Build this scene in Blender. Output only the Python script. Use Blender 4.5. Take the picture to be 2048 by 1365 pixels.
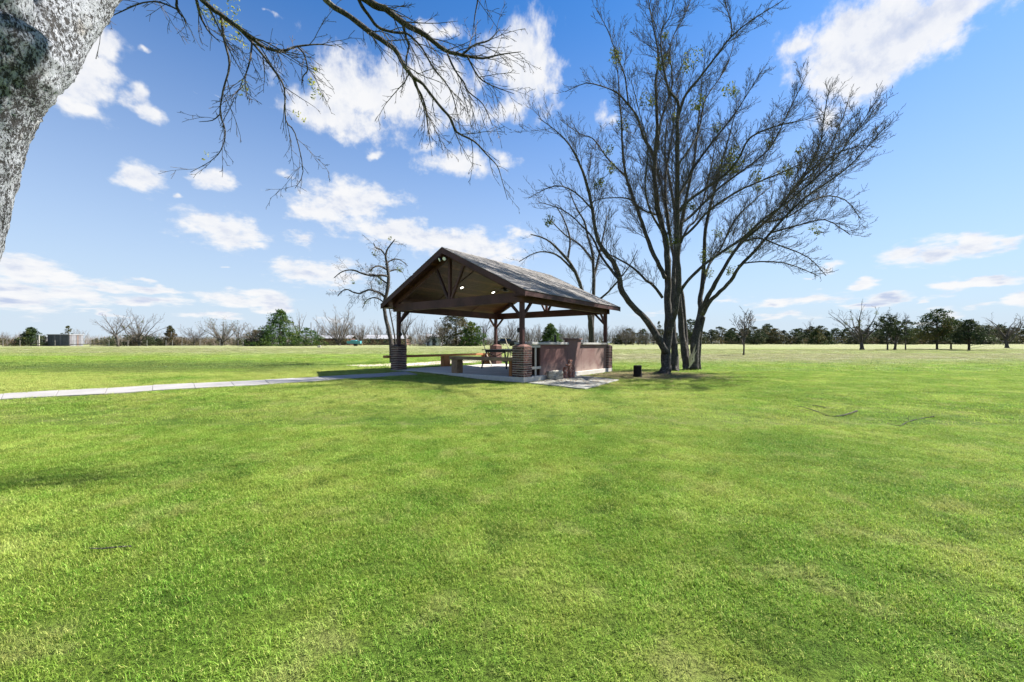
import bpy, math, random
from mathutils import Vector, Matrix, noise, Quaternion
R = math.radians
rnd = random.Random(11)
scene = bpy.context.scene
for o in list(bpy.data.objects): bpy.data.objects.remove(o)
COL = scene.collection

# ------------------------------------------------------------------ camera, sky, sun, exposure
EYE, FOC, HOR = 1.25, 810.0, 690.0            # eye height (m), focal length and horizon row for a 2048 px wide picture
cam = bpy.data.cameras.new('camera'); camo = bpy.data.objects.new('camera', cam); COL.objects.link(camo)
camo.location = (0, 0, EYE); camo.rotation_euler = (R(90), 0, 0)
cam.sensor_width = 36; cam.lens = FOC/2048*36; cam.shift_y = (HOR-682.5)/2048
cam.clip_start = 0.05; cam.clip_end = 4000
scene.camera = camo
SUN = Vector((0.80, 0.35, 1.0)).normalized()
SUN_EL = math.asin(SUN.z); SUN_AZ = math.atan2(SUN.x, SUN.y)

sun = bpy.data.lights.new('sun', 'SUN'); sun.energy = 4.6; sun.angle = R(0.53); sun.color = (1.0, 0.955, 0.88)
suno = bpy.data.objects.new('sun', sun); COL.objects.link(suno)
suno.rotation_euler = SUN.to_track_quat('Z', 'Y').to_euler(); suno.location = (20, 5, 30)
scene.view_settings.view_transform = 'Standard'; scene.view_settings.look = 'None'
scene.view_settings.exposure = 1.7; scene.view_settings.gamma = 1.0
scene.view_settings.use_curve_mapping = False
scene.cycles.max_bounces = 5; scene.cycles.diffuse_bounces = 3; scene.cycles.glossy_bounces = 1
scene.cycles.transmission_bounces = 3; scene.cycles.transparent_max_bounces = 6

class NT:
    """small node-tree helper"""
    def __init__(s, tree): s.t = tree; s.n = tree.nodes; s.l = tree.links; s.n.clear()
    def node(s, kind, **kw):
        n = s.n.new(kind)
        for k, v in kw.items(): setattr(n, k, v)
        return n
    def put(s, sock, v):
        if isinstance(v, bpy.types.NodeSocket): s.l.new(v, sock)
        else: sock.default_value = v
    def math(s, op, a, b=None, c=None, clamp=False):
        n = s.node('ShaderNodeMath', operation=op, use_clamp=clamp)
        s.put(n.inputs[0], a)
        if b is not None: s.put(n.inputs[1], b)
        if c is not None: s.put(n.inputs[2], c)
        return n.outputs[0]
    def vmath(s, op, a, b=None):
        n = s.node('ShaderNodeVectorMath', operation=op)
        s.put(n.inputs[0], a)
        if b is not None: s.put(n.inputs[1], b)
        return n.outputs[1] if op in ('LENGTH', 'DOT_PRODUCT') else n.outputs[0]
    def mix(s, f, a, b, blend='MIX'):
        n = s.node('ShaderNodeMix', data_type='RGBA', blend_type=blend)
        s.put(n.inputs[0], f); s.put(n.inputs[6], a); s.put(n.inputs[7], b)
        return n.outputs[2]
    def noise(s, vec, scale, detail=4, rough=0.5, color=False, dist=0.0):
        n = s.node('ShaderNodeTexNoise'); s.put(n.inputs['Vector'], vec)
        n.inputs['Scale'].default_value = scale; n.inputs['Detail'].default_value = detail
        n.inputs['Roughness'].default_value = rough; n.inputs['Distortion'].default_value = dist
        return n.outputs['Color' if color else 'Fac']
    def ramp(s, f, stops, interp='LINEAR'):
        n = s.node('ShaderNodeValToRGB'); cr = n.color_ramp; cr.interpolation = interp
        while len(cr.elements) < len(stops): cr.elements.new(0.5)
        for e, (p, c) in zip(cr.elements, stops):
            e.position = p; e.color = tuple(c)+(1,) if len(c) == 3 else c
        s.put(n.inputs[0], f); return n.outputs[0]
    def step(s, v, lo, hi):
        n = s.node('ShaderNodeMapRange', interpolation_type='SMOOTHSTEP', clamp=True)
        s.put(n.inputs[0], v); s.put(n.inputs[1], lo); s.put(n.inputs[2], hi)
        return n.outputs[0]
    def mapping(s, vec, loc=(0,0,0), rot=(0,0,0), scale=(1,1,1)):
        n = s.node('ShaderNodeMapping'); s.put(n.inputs[0], vec)
        n.inputs[1].default_value = loc; n.inputs[2].default_value = rot; n.inputs[3].default_value = scale
        return n.outputs[0]

def px_azel(x, y):
    X, Y, Z = x-1024.0, FOC, HOR-y
    return math.atan2(X, Y), math.atan2(Z, math.hypot(X, Y))

# clouds: centre and half sizes of each cloud of the sky that day, as (column,row,half width,half height,tilt,weight) -> azimuth / elevation
CLOUDS = [
 (760,190,150,78,0,1),(690,232,110,55,.1,1),(860,170,110,80,0,1),(640,205,70,36,0,.9),(930,225,120,50,0,.8),(1045,120,68,92,.2,1),(1075,165,50,80,0,.9),(990,225,90,45,0,.8),
 (880,58,60,28,0,.8),(690,130,40,20,0,.6),(930,328,100,34,0,.9),(850,300,50,20,0,.6),(1215,235,45,55,0,.45),(540,25,50,14,0,.3),
 (1760,55,185,78,0,1.1),(1700,140,95,62,.2,1.1),(1860,30,110,55,0,1.1),(1790,110,110,60,0,1),(1660,235,60,45,-.4,.65),(1600,95,45,22,0,.8),
 (200,90,55,38,-.5,1),(150,165,75,55,0,1),(175,130,70,50,0,1),(160,215,40,22,0,.9),(285,95,18,13,0,.8),(275,190,36,28,0,.95),(300,220,40,20,.3,.9),(395,190,30,8,.5,.5),(430,195,40,8,.3,.45),
 (285,352,58,32,-.2,1),(345,388,18,11,0,.9),(430,362,44,28,0,1),(420,430,40,18,0,.7),(570,350,26,15,.2,.8),(445,462,90,40,.15,1),(500,490,45,12,.1,.8),
 (690,402,118,36,-.1,1),(620,425,90,26,0,.9),(760,395,60,28,0,.9),(610,478,60,20,0,.7),(750,318,25,14,0,.6),(660,378,15,7,0,.5),
 (830,472,160,30,.08,1),(950,500,110,42,.1,1),(1035,470,40,20,0,.8),
 (630,545,92,28,0,1),(700,555,60,22,0,.9),(455,535,14,5,0,.6),(620,512,30,10,0,.4),
 (50,545,75,32,.1,1.1),(30,588,120,30,.05,1.1),(110,560,40,24,0,1),(150,590,65,22,.15,1.1),(200,572,90,10,.06,.9),(300,575,110,9,.06,.9),(480,598,110,20,0,1),(300,600,110,16,0,.9),(540,610,60,14,.1,.9),(200,626,100,6,0,.6),(430,630,130,12,0,.6),(20,520,30,10,.1,.6),(660,640,120,14,0,.5),
 (1810,510,72,26,-.25,1),(1870,505,60,26,0,1),(1945,488,55,24,-.1,1),(2010,480,55,14,-.05,.9),(1660,540,50,16,-.2,.7),(1612,555,30,6,0,.5),
 (1728,572,28,15,.1,1),(1900,575,60,16,-.05,1),(1960,566,70,11,-.06,1),(1640,598,75,14,-.05,.9),(1545,605,60,14,-.05,.9),(1780,595,60,12,-.05,.9),(1730,610,70,12,0,.8),(1850,600,30,10,0,.6),(2030,604,40,18,0,.9),(1970,612,60,13,0,.7),(1880,622,70,12,0,.7),(1450,600,80,10,0,.6),(1560,632,120,10,0,.55),(1850,645,160,8,0,.5),
 (30,470,25,12,0,.0),(1290,630,120,12,0,.35),
]
world = bpy.data.worlds.new('World'); scene.world = world; world.use_nodes = True
w = NT(world.node_tree)
sky = w.node('ShaderNodeTexSky', sky_type='NISHITA', sun_disc=False, sun_elevation=SUN_EL, sun_rotation=SUN_AZ,
             altitude=150, air_density=1.0, dust_density=0.25, ozone_density=2.2)
hsv = w.node('ShaderNodeHueSaturation'); hsv.inputs['Saturation'].default_value = 1.18; hsv.inputs['Value'].default_value = 1.15
w.l.new(sky.outputs[0], hsv.inputs['Color'])
tc = w.node('ShaderNodeTexCoord')
sep = w.node('ShaderNodeSeparateXYZ'); w.l.new(tc.outputs['Generated'], sep.inputs[0])
dx, dy, dz = sep.outputs
az = w.math('ARCTAN2', dx, dy)
hyp = w.math('SQRT', w.math('ADD', w.math('MULTIPLY', dx, dx), w.math('MULTIPLY', dy, dy)))
el = w.math('ARCTAN2', dz, hyp)
cmb = w.node('ShaderNodeCombineXYZ'); w.put(cmb.inputs[0], az); w.put(cmb.inputs[1], el)
P0 = cmb.outputs[0]
# billowy coordinates flatten towards the horizon
elp = w.math('DIVIDE', el, w.math('ADD', w.math('MULTIPLY', w.math('ABSOLUTE', el), 1.0), 0.45))
cmb2 = w.node('ShaderNodeCombineXYZ'); w.put(cmb2.inputs[0], az); w.put(cmb2.inputs[1], w.math('MULTIPLY', elp, 2.0)); PN = cmb2.outputs[0]
warp = w.vmath('SUBTRACT', w.noise(PN, 14, 3, .6, color=True), (0.5, 0.5, 0.5))
wn = w.node('ShaderNodeVectorMath', operation='MULTIPLY_ADD')
w.put(wn.inputs[0], warp); wn.inputs[1].default_value = (0.07, 0.045, 0); w.put(wn.inputs[2], P0)
PW = wn.outputs[0]
def cloud_field(P):
    acc = None
    for (cx, cy, hw, hh, tilt, wt) in CLOUDS:
        if wt <= 0: continue
        a0, e0 = px_azel(cx, cy)
        a1, _ = px_azel(cx+hw, cy); a2, _ = px_azel(cx-hw, cy); _, e1 = px_azel(cx, cy-hh); _, e2 = px_azel(cx, cy+hh)
        sa, se = abs(a1-a2)/2, abs(e1-e2)/2
        m = w.node('ShaderNodeMapping', vector_type='TEXTURE')
        if acc is None: w.put(m.inputs[0], P)
        else:                                  # the next cloud waits for the one before, which keeps the node stack small
            q = w.node('ShaderNodeVectorMath', operation='MULTIPLY_ADD'); w.put(q.inputs[0], acc); q.inputs[1].default_value = (1e-7, 1e-7, 0); w.put(q.inputs[2], P)
            w.put(m.inputs[0], q.outputs[0])
        m.inputs[1].default_value = (a0, e0, 0); m.inputs[2].default_value = (0, 0, -tilt); m.inputs[3].default_value = (sa*1.25, se*1.25, 1)
        d = w.math('SUBTRACT', wt, w.vmath('LENGTH', m.outputs[0]))
        acc = d if acc is None else w.math('SMOOTH_MAX', acc, d, 0.18)
    return acc
fld = cloud_field(PW)
# generic broken cloud outside the part of the sky the photograph shows
outside = w.math('MAXIMUM', w.step(w.math('ABSOLUTE', az), 0.92, 1.05), w.step(el, 0.74, 0.86))
gen = w.math('MULTIPLY_ADD', w.math('SUBTRACT', w.noise(PN, 2.3, 4, .55), 0.54), 4.5, 0.0)
gen = w.math('MULTIPLY_ADD', w.math('SUBTRACT', 1.0, outside), -4.0, gen)
fld = w.math('MAXIMUM', fld, gen)
fb = w.noise(PN, 16, 7, .62)
fb2 = w.noise(PN, 5.5, 5, .6)
dens = w.math('ADD', w.math('MULTIPLY_ADD', fld, 1.0, -0.07), w.math('MULTIPLY', w.math('SUBTRACT', fb, 0.5), 1.9))
dens = w.math('ADD', dens, w.math('MULTIPLY', w.math('SUBTRACT', fb2, 0.5), 0.9))
mask = w.math('MULTIPLY', w.step(dens, -0.04, 0.60), 0.96)
# a shifted sample gives lit tops and soft grey-blue undersides
fbS = w.noise(w.mapping(PN, loc=(-0.012, -0.022, 0)), 16, 5, .6)
relief = w.math('MULTIPLY', w.math('SUBTRACT', fb, fbS), 2.2)
bright = w.math('ADD', 0.80, relief, clamp=True)
thick = w.step(dens, 0.25, 0.95)
low = w.step(el, 0.22, 0.05)
shade = w.math('MULTIPLY', thick, w.math('MULTIPLY_ADD', low, 0.75, 0.28))
bright = w.math('SUBTRACT', bright, w.math('MULTIPLY', shade, w.step(w.noise(PN, 9, 3, .5), .42, .62)), clamp=True)
ccol = w.ramp(bright, [(0.0, (3.0, 3.45, 4.5)), (0.35, (3.95, 4.2, 4.85)), (0.65, (4.85, 4.95, 5.2)), (1.0, (5.3, 5.3, 5.35))])
# pale horizon
hz = w.math('POWER', w.math('MULTIPLY_ADD', el, -1/0.68, 0.72/0.68, clamp=True), 1.5)
tinted = w.mix(1.0, hsv.outputs[0], (.377, .675, .885, 1), 'MULTIPLY')
base = w.mix(w.math('MULTIPLY', hz, 0.95), tinted, (3.68, 4.23, 4.89, 1))
skyc = w.mix(mask, base, ccol)
bg = w.node('ShaderNodeBackground'); w.put(bg.inputs[0], skyc); bg.inputs[1].default_value = 0.0565
wo = w.node('ShaderNodeOutputWorld'); w.l.new(bg.outputs[0], wo.inputs[0])
try: world.cycles.sampling_method = 'MANUAL'; world.cycles.sample_map_resolution = 512
except Exception: pass

# ------------------------------------------------------------------ terrain
def smooth(a, b, x):
    t = max(0.0, min(1.0, (x-a)/(b-a))); return t*t*(3-2*t)
RISE_R = [(0,0),(20,0),(35,.27),(60,.55),(85,.95),(115,1.52),(160,1.9),(400,2.6),(3000,3)]
RISE_L = [(0,0),(20,0),(35,.2),(60,.72),(78,1.05),(120,1.35),(400,2.0),(3000,3)]
def interp(tab, v):
    if v <= tab[0][0]: return tab[0][1]
    for (a, za), (b, zb) in zip(tab, tab[1:]):
        if v <= b: return za+(zb-za)*(v-a)/(b-a)
    return tab[-1][1]
def ground(x, y):
    z = 0.14*smooth(-0.4, -4.0, x)*smooth(6, 11, y)*(1-smooth(24, 45, y))
    t = smooth(-12, 12, x-0.1*y)
    z += interp(RISE_L, y)*(1-t)+interp(RISE_R, y)*t
    if y > 24: z += 0.05*noise.noise(Vector((x*.06, y*.06, 1)))*smooth(24, 40, y)
    return z
def ray(px, py, Y):                       # point at depth Y on the sight line of a photograph pixel
    return Vector(((px-1024)/FOC*Y, Y, EYE+(HOR-py)/FOC*Y))
def on_ground(px, py):
    Y = EYE*FOC/max(py-HOR, 3)
    for _ in range(30):
        x = (px-1024)/FOC*Y
        Y = 0.5*Y+0.5*(EYE-ground(x, Y))*FOC/max(py-HOR, 1)
    return Vector(((px-1024)/FOC*Y, Y, ground((px-1024)/FOC*Y, Y)))
def gp(px, Y, dz=0.0):
    x = (px-1024)/FOC*Y; return Vector((x, Y, ground(x, Y)+dz))

# ------------------------------------------------------------------ object helpers
def tag(o, label=None, cat=None, group=None, kind=None):
    if label: o['label'] = label
    if cat: o['category'] = cat
    if group: o['group'] = group
    if kind: o['kind'] = kind
    return o
def empty(name, loc=(0,0,0), rz=0.0, label=None, cat=None, group=None):
    o = bpy.data.objects.new(name, None); COL.objects.link(o)
    o.location = loc; o.rotation_euler = (0, 0, rz); o.empty_display_size = .2
    return tag(o, label, cat, group)
class MB:
    def __init__(s): s.v = []; s.f = []
    def add(s, vs, fs):
        b = len(s.v); s.v.extend([tuple(v) for v in vs]); s.f.extend([tuple(i+b for i in f) for f in fs]); return s
    def box(s, x0, x1, y0, y1, z0, z1):
        return s.add([(x0,y0,z0),(x1,y0,z0),(x1,y1,z0),(x0,y1,z0),(x0,y0,z1),(x1,y0,z1),(x1,y1,z1),(x0,y1,z1)],
                     [(0,3,2,1),(4,5,6,7),(0,1,5,4),(1,2,6,5),(2,3,7,6),(3,0,4,7)])
    def hexa(s, pts):
        return s.add(pts, [(0,3,2,1),(4,5,6,7),(0,1,5,4),(1,2,6,5),(2,3,7,6),(3,0,4,7)])
    def beam(s, p, q, w_, h, up=Vector((0,0,1))):
        p, q = Vector(p), Vector(q); d = (q-p).normalized()
        side = d.cross(up)
        if side.length < 1e-4: side = d.cross(Vector((1,0,0)))
        side.normalize(); u = side.cross(d).normalized()
        a, b = side*w_/2, u*h/2
        return s.hexa([p-a-b, q-a-b, q+a-b, p+a-b, p-a+b, q-a+b, q+a+b, p+a+b])
    def tube(s, pts, rad, n=6, cap=True):
        pts = [Vector(p) for p in pts]; m = len(pts)
        if not hasattr(rad, '__len__'): rad = [rad]*m
        t = (pts[1]-pts[0]).normalized()
        a = t.orthogonal().normalized(); b0 = len(s.v)
        cs = _CS[n] if n in _CS else _CS.setdefault(n, [(math.cos(2*math.pi*k/n), math.sin(2*math.pi*k/n)) for k in range(n)])
        for i in range(m):
            if 0 < i < m-1: t = (pts[i+1]-pts[i-1])
            elif i == m-1: t = (pts[i]-pts[i-1])
            if t.length < 1e-9: t = Vector((0,0,1))
            t.normalize()
            a = (a-t*a.dot(t))
            if a.length < 1e-6: a = t.orthogonal()
            a.normalize(); b = t.cross(a); r = rad[i]; p = pts[i]
            for c, sn in cs:
                s.v.append((p.x+r*(a.x*c+b.x*sn), p.y+r*(a.y*c+b.y*sn), p.z+r*(a.z*c+b.z*sn)))
        for i in range(m-1):
            o = b0+i*n
            for k in range(n):
                k2 = (k+1) % n
                s.f.append((o+k, o+k2, o+n+k2, o+n+k))
        if cap:
            s.f.append(tuple(b0+k for k in reversed(range(n)))); s.f.append(tuple(b0+(m-1)*n+k for k in range(n)))
        return s
    def mesh(s, name, mat, smooth_=False):
        me = bpy.data.meshes.new(name); me.from_pydata(s.v, [], s.f)
        if mat: me.materials.append(mat)
        if smooth_: me.polygons.foreach_set('use_smooth', [True]*len(me.polygons))
        me.update(); return me
    def build(s, name, mat, parent=None, smooth_=False, loc=None):
        o = bpy.data.objects.new(name, s.mesh(name, mat, smooth_)); COL.objects.link(o)
        if parent: o.parent = parent
        if loc is not None: o.location = loc
        return o
_CS = {}
def inst(name, mesh, parent=None, loc=(0,0,0), rot=(0,0,0), scale=(1,1,1)):
    o = bpy.data.objects.new(name, mesh); COL.objects.link(o); o.parent = parent
    o.location = loc; o.rotation_euler = rot; o.scale = scale; return o
def bevel(o, wd, seg=1):
    m = o.modifiers.new('bevel', 'BEVEL'); m.width = wd; m.segments = seg; m.limit_method = 'ANGLE'; return o
def copy_tree(root, loc, rz=0, sc=1.0, label=None, group=None):
    c = root.copy(); COL.objects.link(c); c.location = loc; c.rotation_euler = (0, 0, rz)
    c.scale = (sc, sc, sc) if not hasattr(sc, '__len__') else sc
    if label: c['label'] = label
    if group: c['group'] = group
    elif 'group' in c: del c['group']
    for ch in [k for k in root.children]:
        d = ch.copy(); COL.objects.link(d); d.parent = c
        for g in ch.children:
            e = g.copy(); COL.objects.link(e); e.parent = d
    return c

# ------------------------------------------------------------------ materials
MATS = {}
def new_mat(name):
    m = bpy.data.materials.new(name); m.use_nodes = True; MATS[name] = m
    return m, NT(m.node_tree)
def finish(t, color, rough=0.8, bumpf=None, bstr=0.3, bdist=0.01, metal=0.0, spec=0.3, transl=None, emit=None, normal=None):
    b = t.node('ShaderNodeBsdfPrincipled'); t.put(b.inputs['Base Color'], color)
    t.put(b.inputs['Roughness'], rough); b.inputs['Metallic'].default_value = metal
    b.inputs['Specular IOR Level'].default_value = spec
    if bumpf is not None:
        bn = t.node('ShaderNodeBump'); bn.inputs['Strength'].default_value = bstr; bn.inputs['Distance'].default_value = bdist
        t.put(bn.inputs['Height'], bumpf); t.l.new(bn.outputs[0], b.inputs['Normal'])
    if emit:
        b.inputs['Emission Color'].default_value = tuple(emit[0])+(1,); b.inputs['Emission Strength'].default_value = emit[1]
    out = t.node('ShaderNodeOutputMaterial'); sh = b.outputs[0]
    if transl:
        tr = t.node('ShaderNodeBsdfTranslucent'); t.put(tr.inputs[0], transl[0]); mx = t.node('ShaderNodeMixShader')
        mx.inputs[0].default_value = transl[1]; t.l.new(sh, mx.inputs[1]); t.l.new(tr.outputs[0], mx.inputs[2]); sh = mx.outputs[0]
    t.l.new(sh, out.inputs[0])
def c4(c): return tuple(c)+(1,)

def wood_mat(name, a, b, scale=1.0, rough=.75, axis=(1, 12, 12), rand=0.35):
    m, t = new_mat(name); co = t.node('ShaderNodeTexCoord').outputs['Object']
    g = t.noise(t.mapping(co, scale=axis), 3.0*scale, 6, .65, dist=.6)
    g2 = t.noise(co, 1.3, 3)
    oi = t.node('ShaderNodeObjectInfo').outputs['Random']
    f = t.math('ADD', t.math('MULTIPLY', g, .8), t.math('MULTIPLY', t.math('SUBTRACT', g2, .5), .8))
    f = t.math('ADD', f, t.math('MULTIPLY', t.math('SUBTRACT', oi, .5), rand))
    finish(t, t.mix(t.step(f, .2, .75), c4(a), c4(b)), rough, g, .35, .006); return m
STAIN = wood_mat('stained_timber', (.040,.015,.014), (.10,.040,.035), rough=.6)
CEIL = wood_mat('ceiling_boards', (.055,.020,.009), (.14,.055,.022), rough=.5, rand=.6)
CEDARW = wood_mat('cedar_timber', (.22,.085,.03), (.42,.19,.075), rough=.75)
GREYW = wood_mat('weathered_timber', (.17,.105,.06), (.38,.25,.155), rough=.85)
PANEL, t = new_mat('maroon_panel')
co = t.node('ShaderNodeTexCoord').outputs['Object']
g = t.noise(t.mapping(co, scale=(2.5, 2.5, 14)), 4, 6, .7)
dust = t.math('ADD', t.noise(co, 1.1, 4), t.math('MULTIPLY', t.noise(co, 9, 5, .7), .35))
sx = t.node('ShaderNodeSeparateXYZ'); t.l.new(co, sx.inputs[0])
wear = t.math('ADD', t.math('MULTIPLY', t.step(sx.outputs[2], .75, .15), .55), t.math('MULTIPLY', t.step(sx.outputs[0], 1.5, 6.0), .35))
f = t.math('MULTIPLY', wear, t.step(dust, .38, .72))
finish(t, t.mix(f, t.mix(g, c4((.10,.046,.042)), c4((.185,.092,.082))), c4((.36,.28,.235))), .8, g, .4, .006)
BRICK, t = new_mat('clay_brick')
oi = t.node('ShaderNodeObjectInfo').outputs['Random']; co = t.node('ShaderNodeTexCoord').outputs['Object']
pos = t.node('ShaderNodeNewGeometry').outputs['Position']
base_ = t.ramp(oi, [(0,(.030,.017,.016)),(.3,(.075,.032,.026)),(.6,(.12,.050,.040)),(.85,(.18,.095,.075)),(1,(.04,.022,.022))])
sm = t.noise(pos, 26, 5, .7)
finish(t, t.mix(t.step(sm, .54, .70), base_, c4((.34,.28,.25))), .9, t.noise(pos, 90, 4), .5, .004)
MORTAR, t = new_mat('mortar')
pos = t.node('ShaderNodeNewGeometry').outputs['Position']
finish(t, t.mix(t.noise(pos, 14, 5), c4((.36,.31,.28)), c4((.62,.56,.51))), .95, t.noise(pos, 70, 4), .5, .004)
def conc(name, a, b):
    m, t = new_mat(name); pos = t.node('ShaderNodeNewGeometry').outputs['Position']
    f = t.math('ADD', t.math('MULTIPLY', t.noise(pos, 1.2, 5, .6), .6), t.math('MULTIPLY', t.noise(pos, 11, 6, .7), .5))
    finish(t, t.mix(t.step(f, .35, .75), c4(a), c4(b)), .9, t.noise(pos, 120, 5, .7), .35, .004); return m
CONC = conc('patio_concrete', (.42,.395,.35), (.57,.535,.485))
CONCP = conc('path_concrete', (.22,.208,.20), (.29,.277,.268))
CONCW = conc('counter_concrete', (.32,.30,.28), (.42,.41,.385))
PADC = conc('pad_concrete', (.17,.17,.145), (.29,.285,.25))
SHING, t = new_mat('asphalt_shingle')
pos = t.node('ShaderNodeNewGeometry').outputs['Position']; co = t.node('ShaderNodeTexCoord').outputs['Object']
vor = t.node('ShaderNodeTexVoronoi'); t.put(vor.inputs['Vector'], t.mapping(co, scale=(3.1, 6.3, 1))); vor.inputs['Scale'].default_value = 1
f = t.math('ADD', t.math('MULTIPLY', t.math('MULTIPLY', vor.outputs['Color'], 1), .5), t.math('MULTIPLY', t.noise(pos, 60, 4, .8), .5))
finish(t, t.mix(f, c4((.10,.093,.088)), c4((.31,.29,.272))), .95, t.noise(pos, 200, 3), .4, .003)
def plain(name, c, rough=.6, metal=0, spec=.3, var=.15, emit=None, sc=12):
    m, t = new_mat(name); pos = t.node('ShaderNodeTexCoord').outputs['Object']
    n_ = t.noise(pos, sc, 5, .6)
    d = tuple(max(0, v*(1-var)) for v in c); e = tuple(min(1, v*(1+var)) for v in c)
    finish(t, t.mix(n_, c4(d), c4(e)), rough, n_, .15, .004, metal, spec, emit=emit); return m
BLACK = plain('black_metal', (.018,.018,.02), .45, .3, .5)
WHITEP = plain('white_paint', (.40,.37,.33), .7)
DARK_SHADEW = plain('dark_wood_and_cavity_shade', (.05,.03,.025), .9)  # dark colour holds the shade of the bar's open gap; also plain dark doors
GLASSD = plain('dark_glass', (.02,.025,.03), .08, 0, .6)
LAMP = plain('lamp_glow', (.9,.9,.85), .4, emit=((1,.93,.80), 2.2))
LAMPW = plain('white_lamp_lens', (.85,.85,.83), .3)
PALEW = plain('pale_pole_wood', (.62,.54,.42), .8)
RUST = plain('rusty_sheet', (.20,.14,.115), .8, .2, var=.5, sc=3)
TURQ = plain('turquoise_hull', (.09,.30,.34), .5)
BRICKW = plain('dull_red_wall', (.13,.065,.05), .9, var=.3)
ROOFG = plain('pale_metal_roof', (.30,.30,.31), .6, .1)
WHITEW = plain('white_siding', (.66,.67,.68), .7)
TYRE = plain('tyre_rubber', (.02,.02,.02), .9)
STONE, t = new_mat('limestone')
pos = t.node('ShaderNodeNewGeometry').outputs['Position']
n1 = t.noise(pos, 7, 6, .7); n2 = t.noise(pos, 30, 5, .7)
finish(t, t.mix(t.step(t.math('ADD', t.math('MULTIPLY', n1, .6), t.math('MULTIPLY', n2, .4)), .38, .6), c4((.16,.145,.12)), c4((.50,.46,.38))), .95, n2, .8, .02)

def bark(name, dark, light, lichen, s=1.0, lich_lo=.5, bump=.5, bd=.02, moss=None):
    m, t = new_mat(name); pos = t.node('ShaderNodeNewGeometry').outputs['Position']
    st = t.mapping(pos, scale=(s, s, s*.42))
    v = t.node('ShaderNodeTexVoronoi', feature='DISTANCE_TO_EDGE'); v.inputs['Scale'].default_value = 26
    t.put(v.inputs['Vector'], t.vmath('ADD', st, t.vmath('MULTIPLY', t.noise(st, 14, 4, .7, color=True), (.09, .09, .09))))
    crack = t.step(v.outputs['Distance'], .02, .16)
    n1 = t.noise(st, 30, 6, .75); n2 = t.noise(pos, 3.2*s, 5, .6)
    base = t.mix(t.step(n1, .35, .62), c4(dark), c4(light))
    base = t.mix(t.math('MULTIPLY', t.step(t.math('ADD', t.math('MULTIPLY', n2, .6), t.math('MULTIPLY', n1, .4)), lich_lo, lich_lo+.12), .85), base, c4(lichen))
    if moss: base = t.mix(t.math('MULTIPLY', t.step(t.noise(pos, 2.1, 4), .55, .68), .7), base, c4(moss))
    col = t.mix(crack, t.mix(.5, base, c4(dark)), base)
    finish(t, col, .95, t.math('ADD', t.math('MULTIPLY', crack, .6), n1), bump, bd); return m
BARK = bark('bark_grey_brown', (.028,.025,.022), (.14,.125,.112), (.30,.28,.255), 1.0, .52, 1.0, .03, moss=(.085,.068,.034))
BARKN, t = new_mat('bark_pale_lichen'); pos = t.node('ShaderNodeNewGeometry').outputs['Position']
st = t.mapping(pos, rot=(.2, .5, 0), scale=(1, 1, .5))
f1 = t.noise(st, 95, 6, .72, dist=.4); f2 = t.noise(st, 34, 5, .65); f3 = t.noise(pos, 2.6, 4, .6)
mix_ = t.math('ADD', t.math('MULTIPLY', f1, .6), t.math('MULTIPLY', f2, .4))
thr = t.math('MULTIPLY_ADD', t.math('SUBTRACT', f3, .5), .22, .475)
fl_ = t.step(mix_, t.math('SUBTRACT', thr, .035), t.math('ADD', thr, .03))
pale = t.mix(t.noise(pos, 9, 4, .6), c4((.19,.195,.21)), c4((.43,.45,.49)))
pale = t.mix(t.math('MULTIPLY', t.step(t.noise(pos, 5, 3), .55, .68), .5), pale, c4((.27,.23,.18)))
finish(t, t.mix(fl_, t.mix(f1, c4((.012,.011,.011)), c4((.065,.06,.056))), pale), .95, t.math('ADD', fl_, t.math('MULTIPLY', f1, .6)), .9, .02)
TWIG, t = new_mat('twig_bark'); pos = t.node('ShaderNodeNewGeometry').outputs['Position']
finish(t, t.mix(t.noise(pos, 4, 3), c4((.040,.033,.029)), c4((.145,.12,.104))), .9)
TWIGP, t = new_mat('pale_twig_bark'); pos = t.node('ShaderNodeNewGeometry').outputs['Position']
finish(t, t.mix(t.noise(pos, .6, 3), c4((.075,.060,.050)), c4((.215,.178,.145))), .9)
def leaf_mat(name, a, b, c=None, sc=3.0, tr=.3, tint=.0):
    m, t = new_mat(name); pos = t.node('ShaderNodeNewGeometry').outputs['Position']
    n_ = t.noise(pos, sc, 3, .6); n2 = t.noise(pos, sc*.18, 2)
    col = t.mix(t.step(n_, .35, .65), c4(a), c4(b))
    if c: col = t.mix(t.math('MULTIPLY', t.step(t.math('ADD', n2, t.math('MULTIPLY', t.math('SUBTRACT', n_, .5), .6)), .5, .64), .8), col, c4(c))
    finish(t, col, .7, spec=.2, transl=(col, tr)); return m
MISTLE = leaf_mat('mistletoe_leaf', (.055,.085,.018), (.19,.20,.035), None, 6)
SPRING = leaf_mat('spring_leaf', (.22,.26,.03), (.42,.40,.05), None, 9, .45)
CEDAR = leaf_mat('cedar_foliage', (.014,.032,.010), (.055,.085,.022), (.12,.10,.026), 1.4, .2)
CEDARD = leaf_mat('dark_cedar_foliage', (.018,.034,.014), (.062,.080,.030), (.12,.095,.042), .9, .2)
CEDARB = leaf_mat('bright_cedar_foliage', (.016,.045,.010), (.075,.135,.022), (.11,.13,.02), 1.2, .3)
SCRUB = leaf_mat('scrub_foliage', (.03,.036,.015), (.085,.085,.035), (.16,.11,.06), 1.1, .25)

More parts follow.
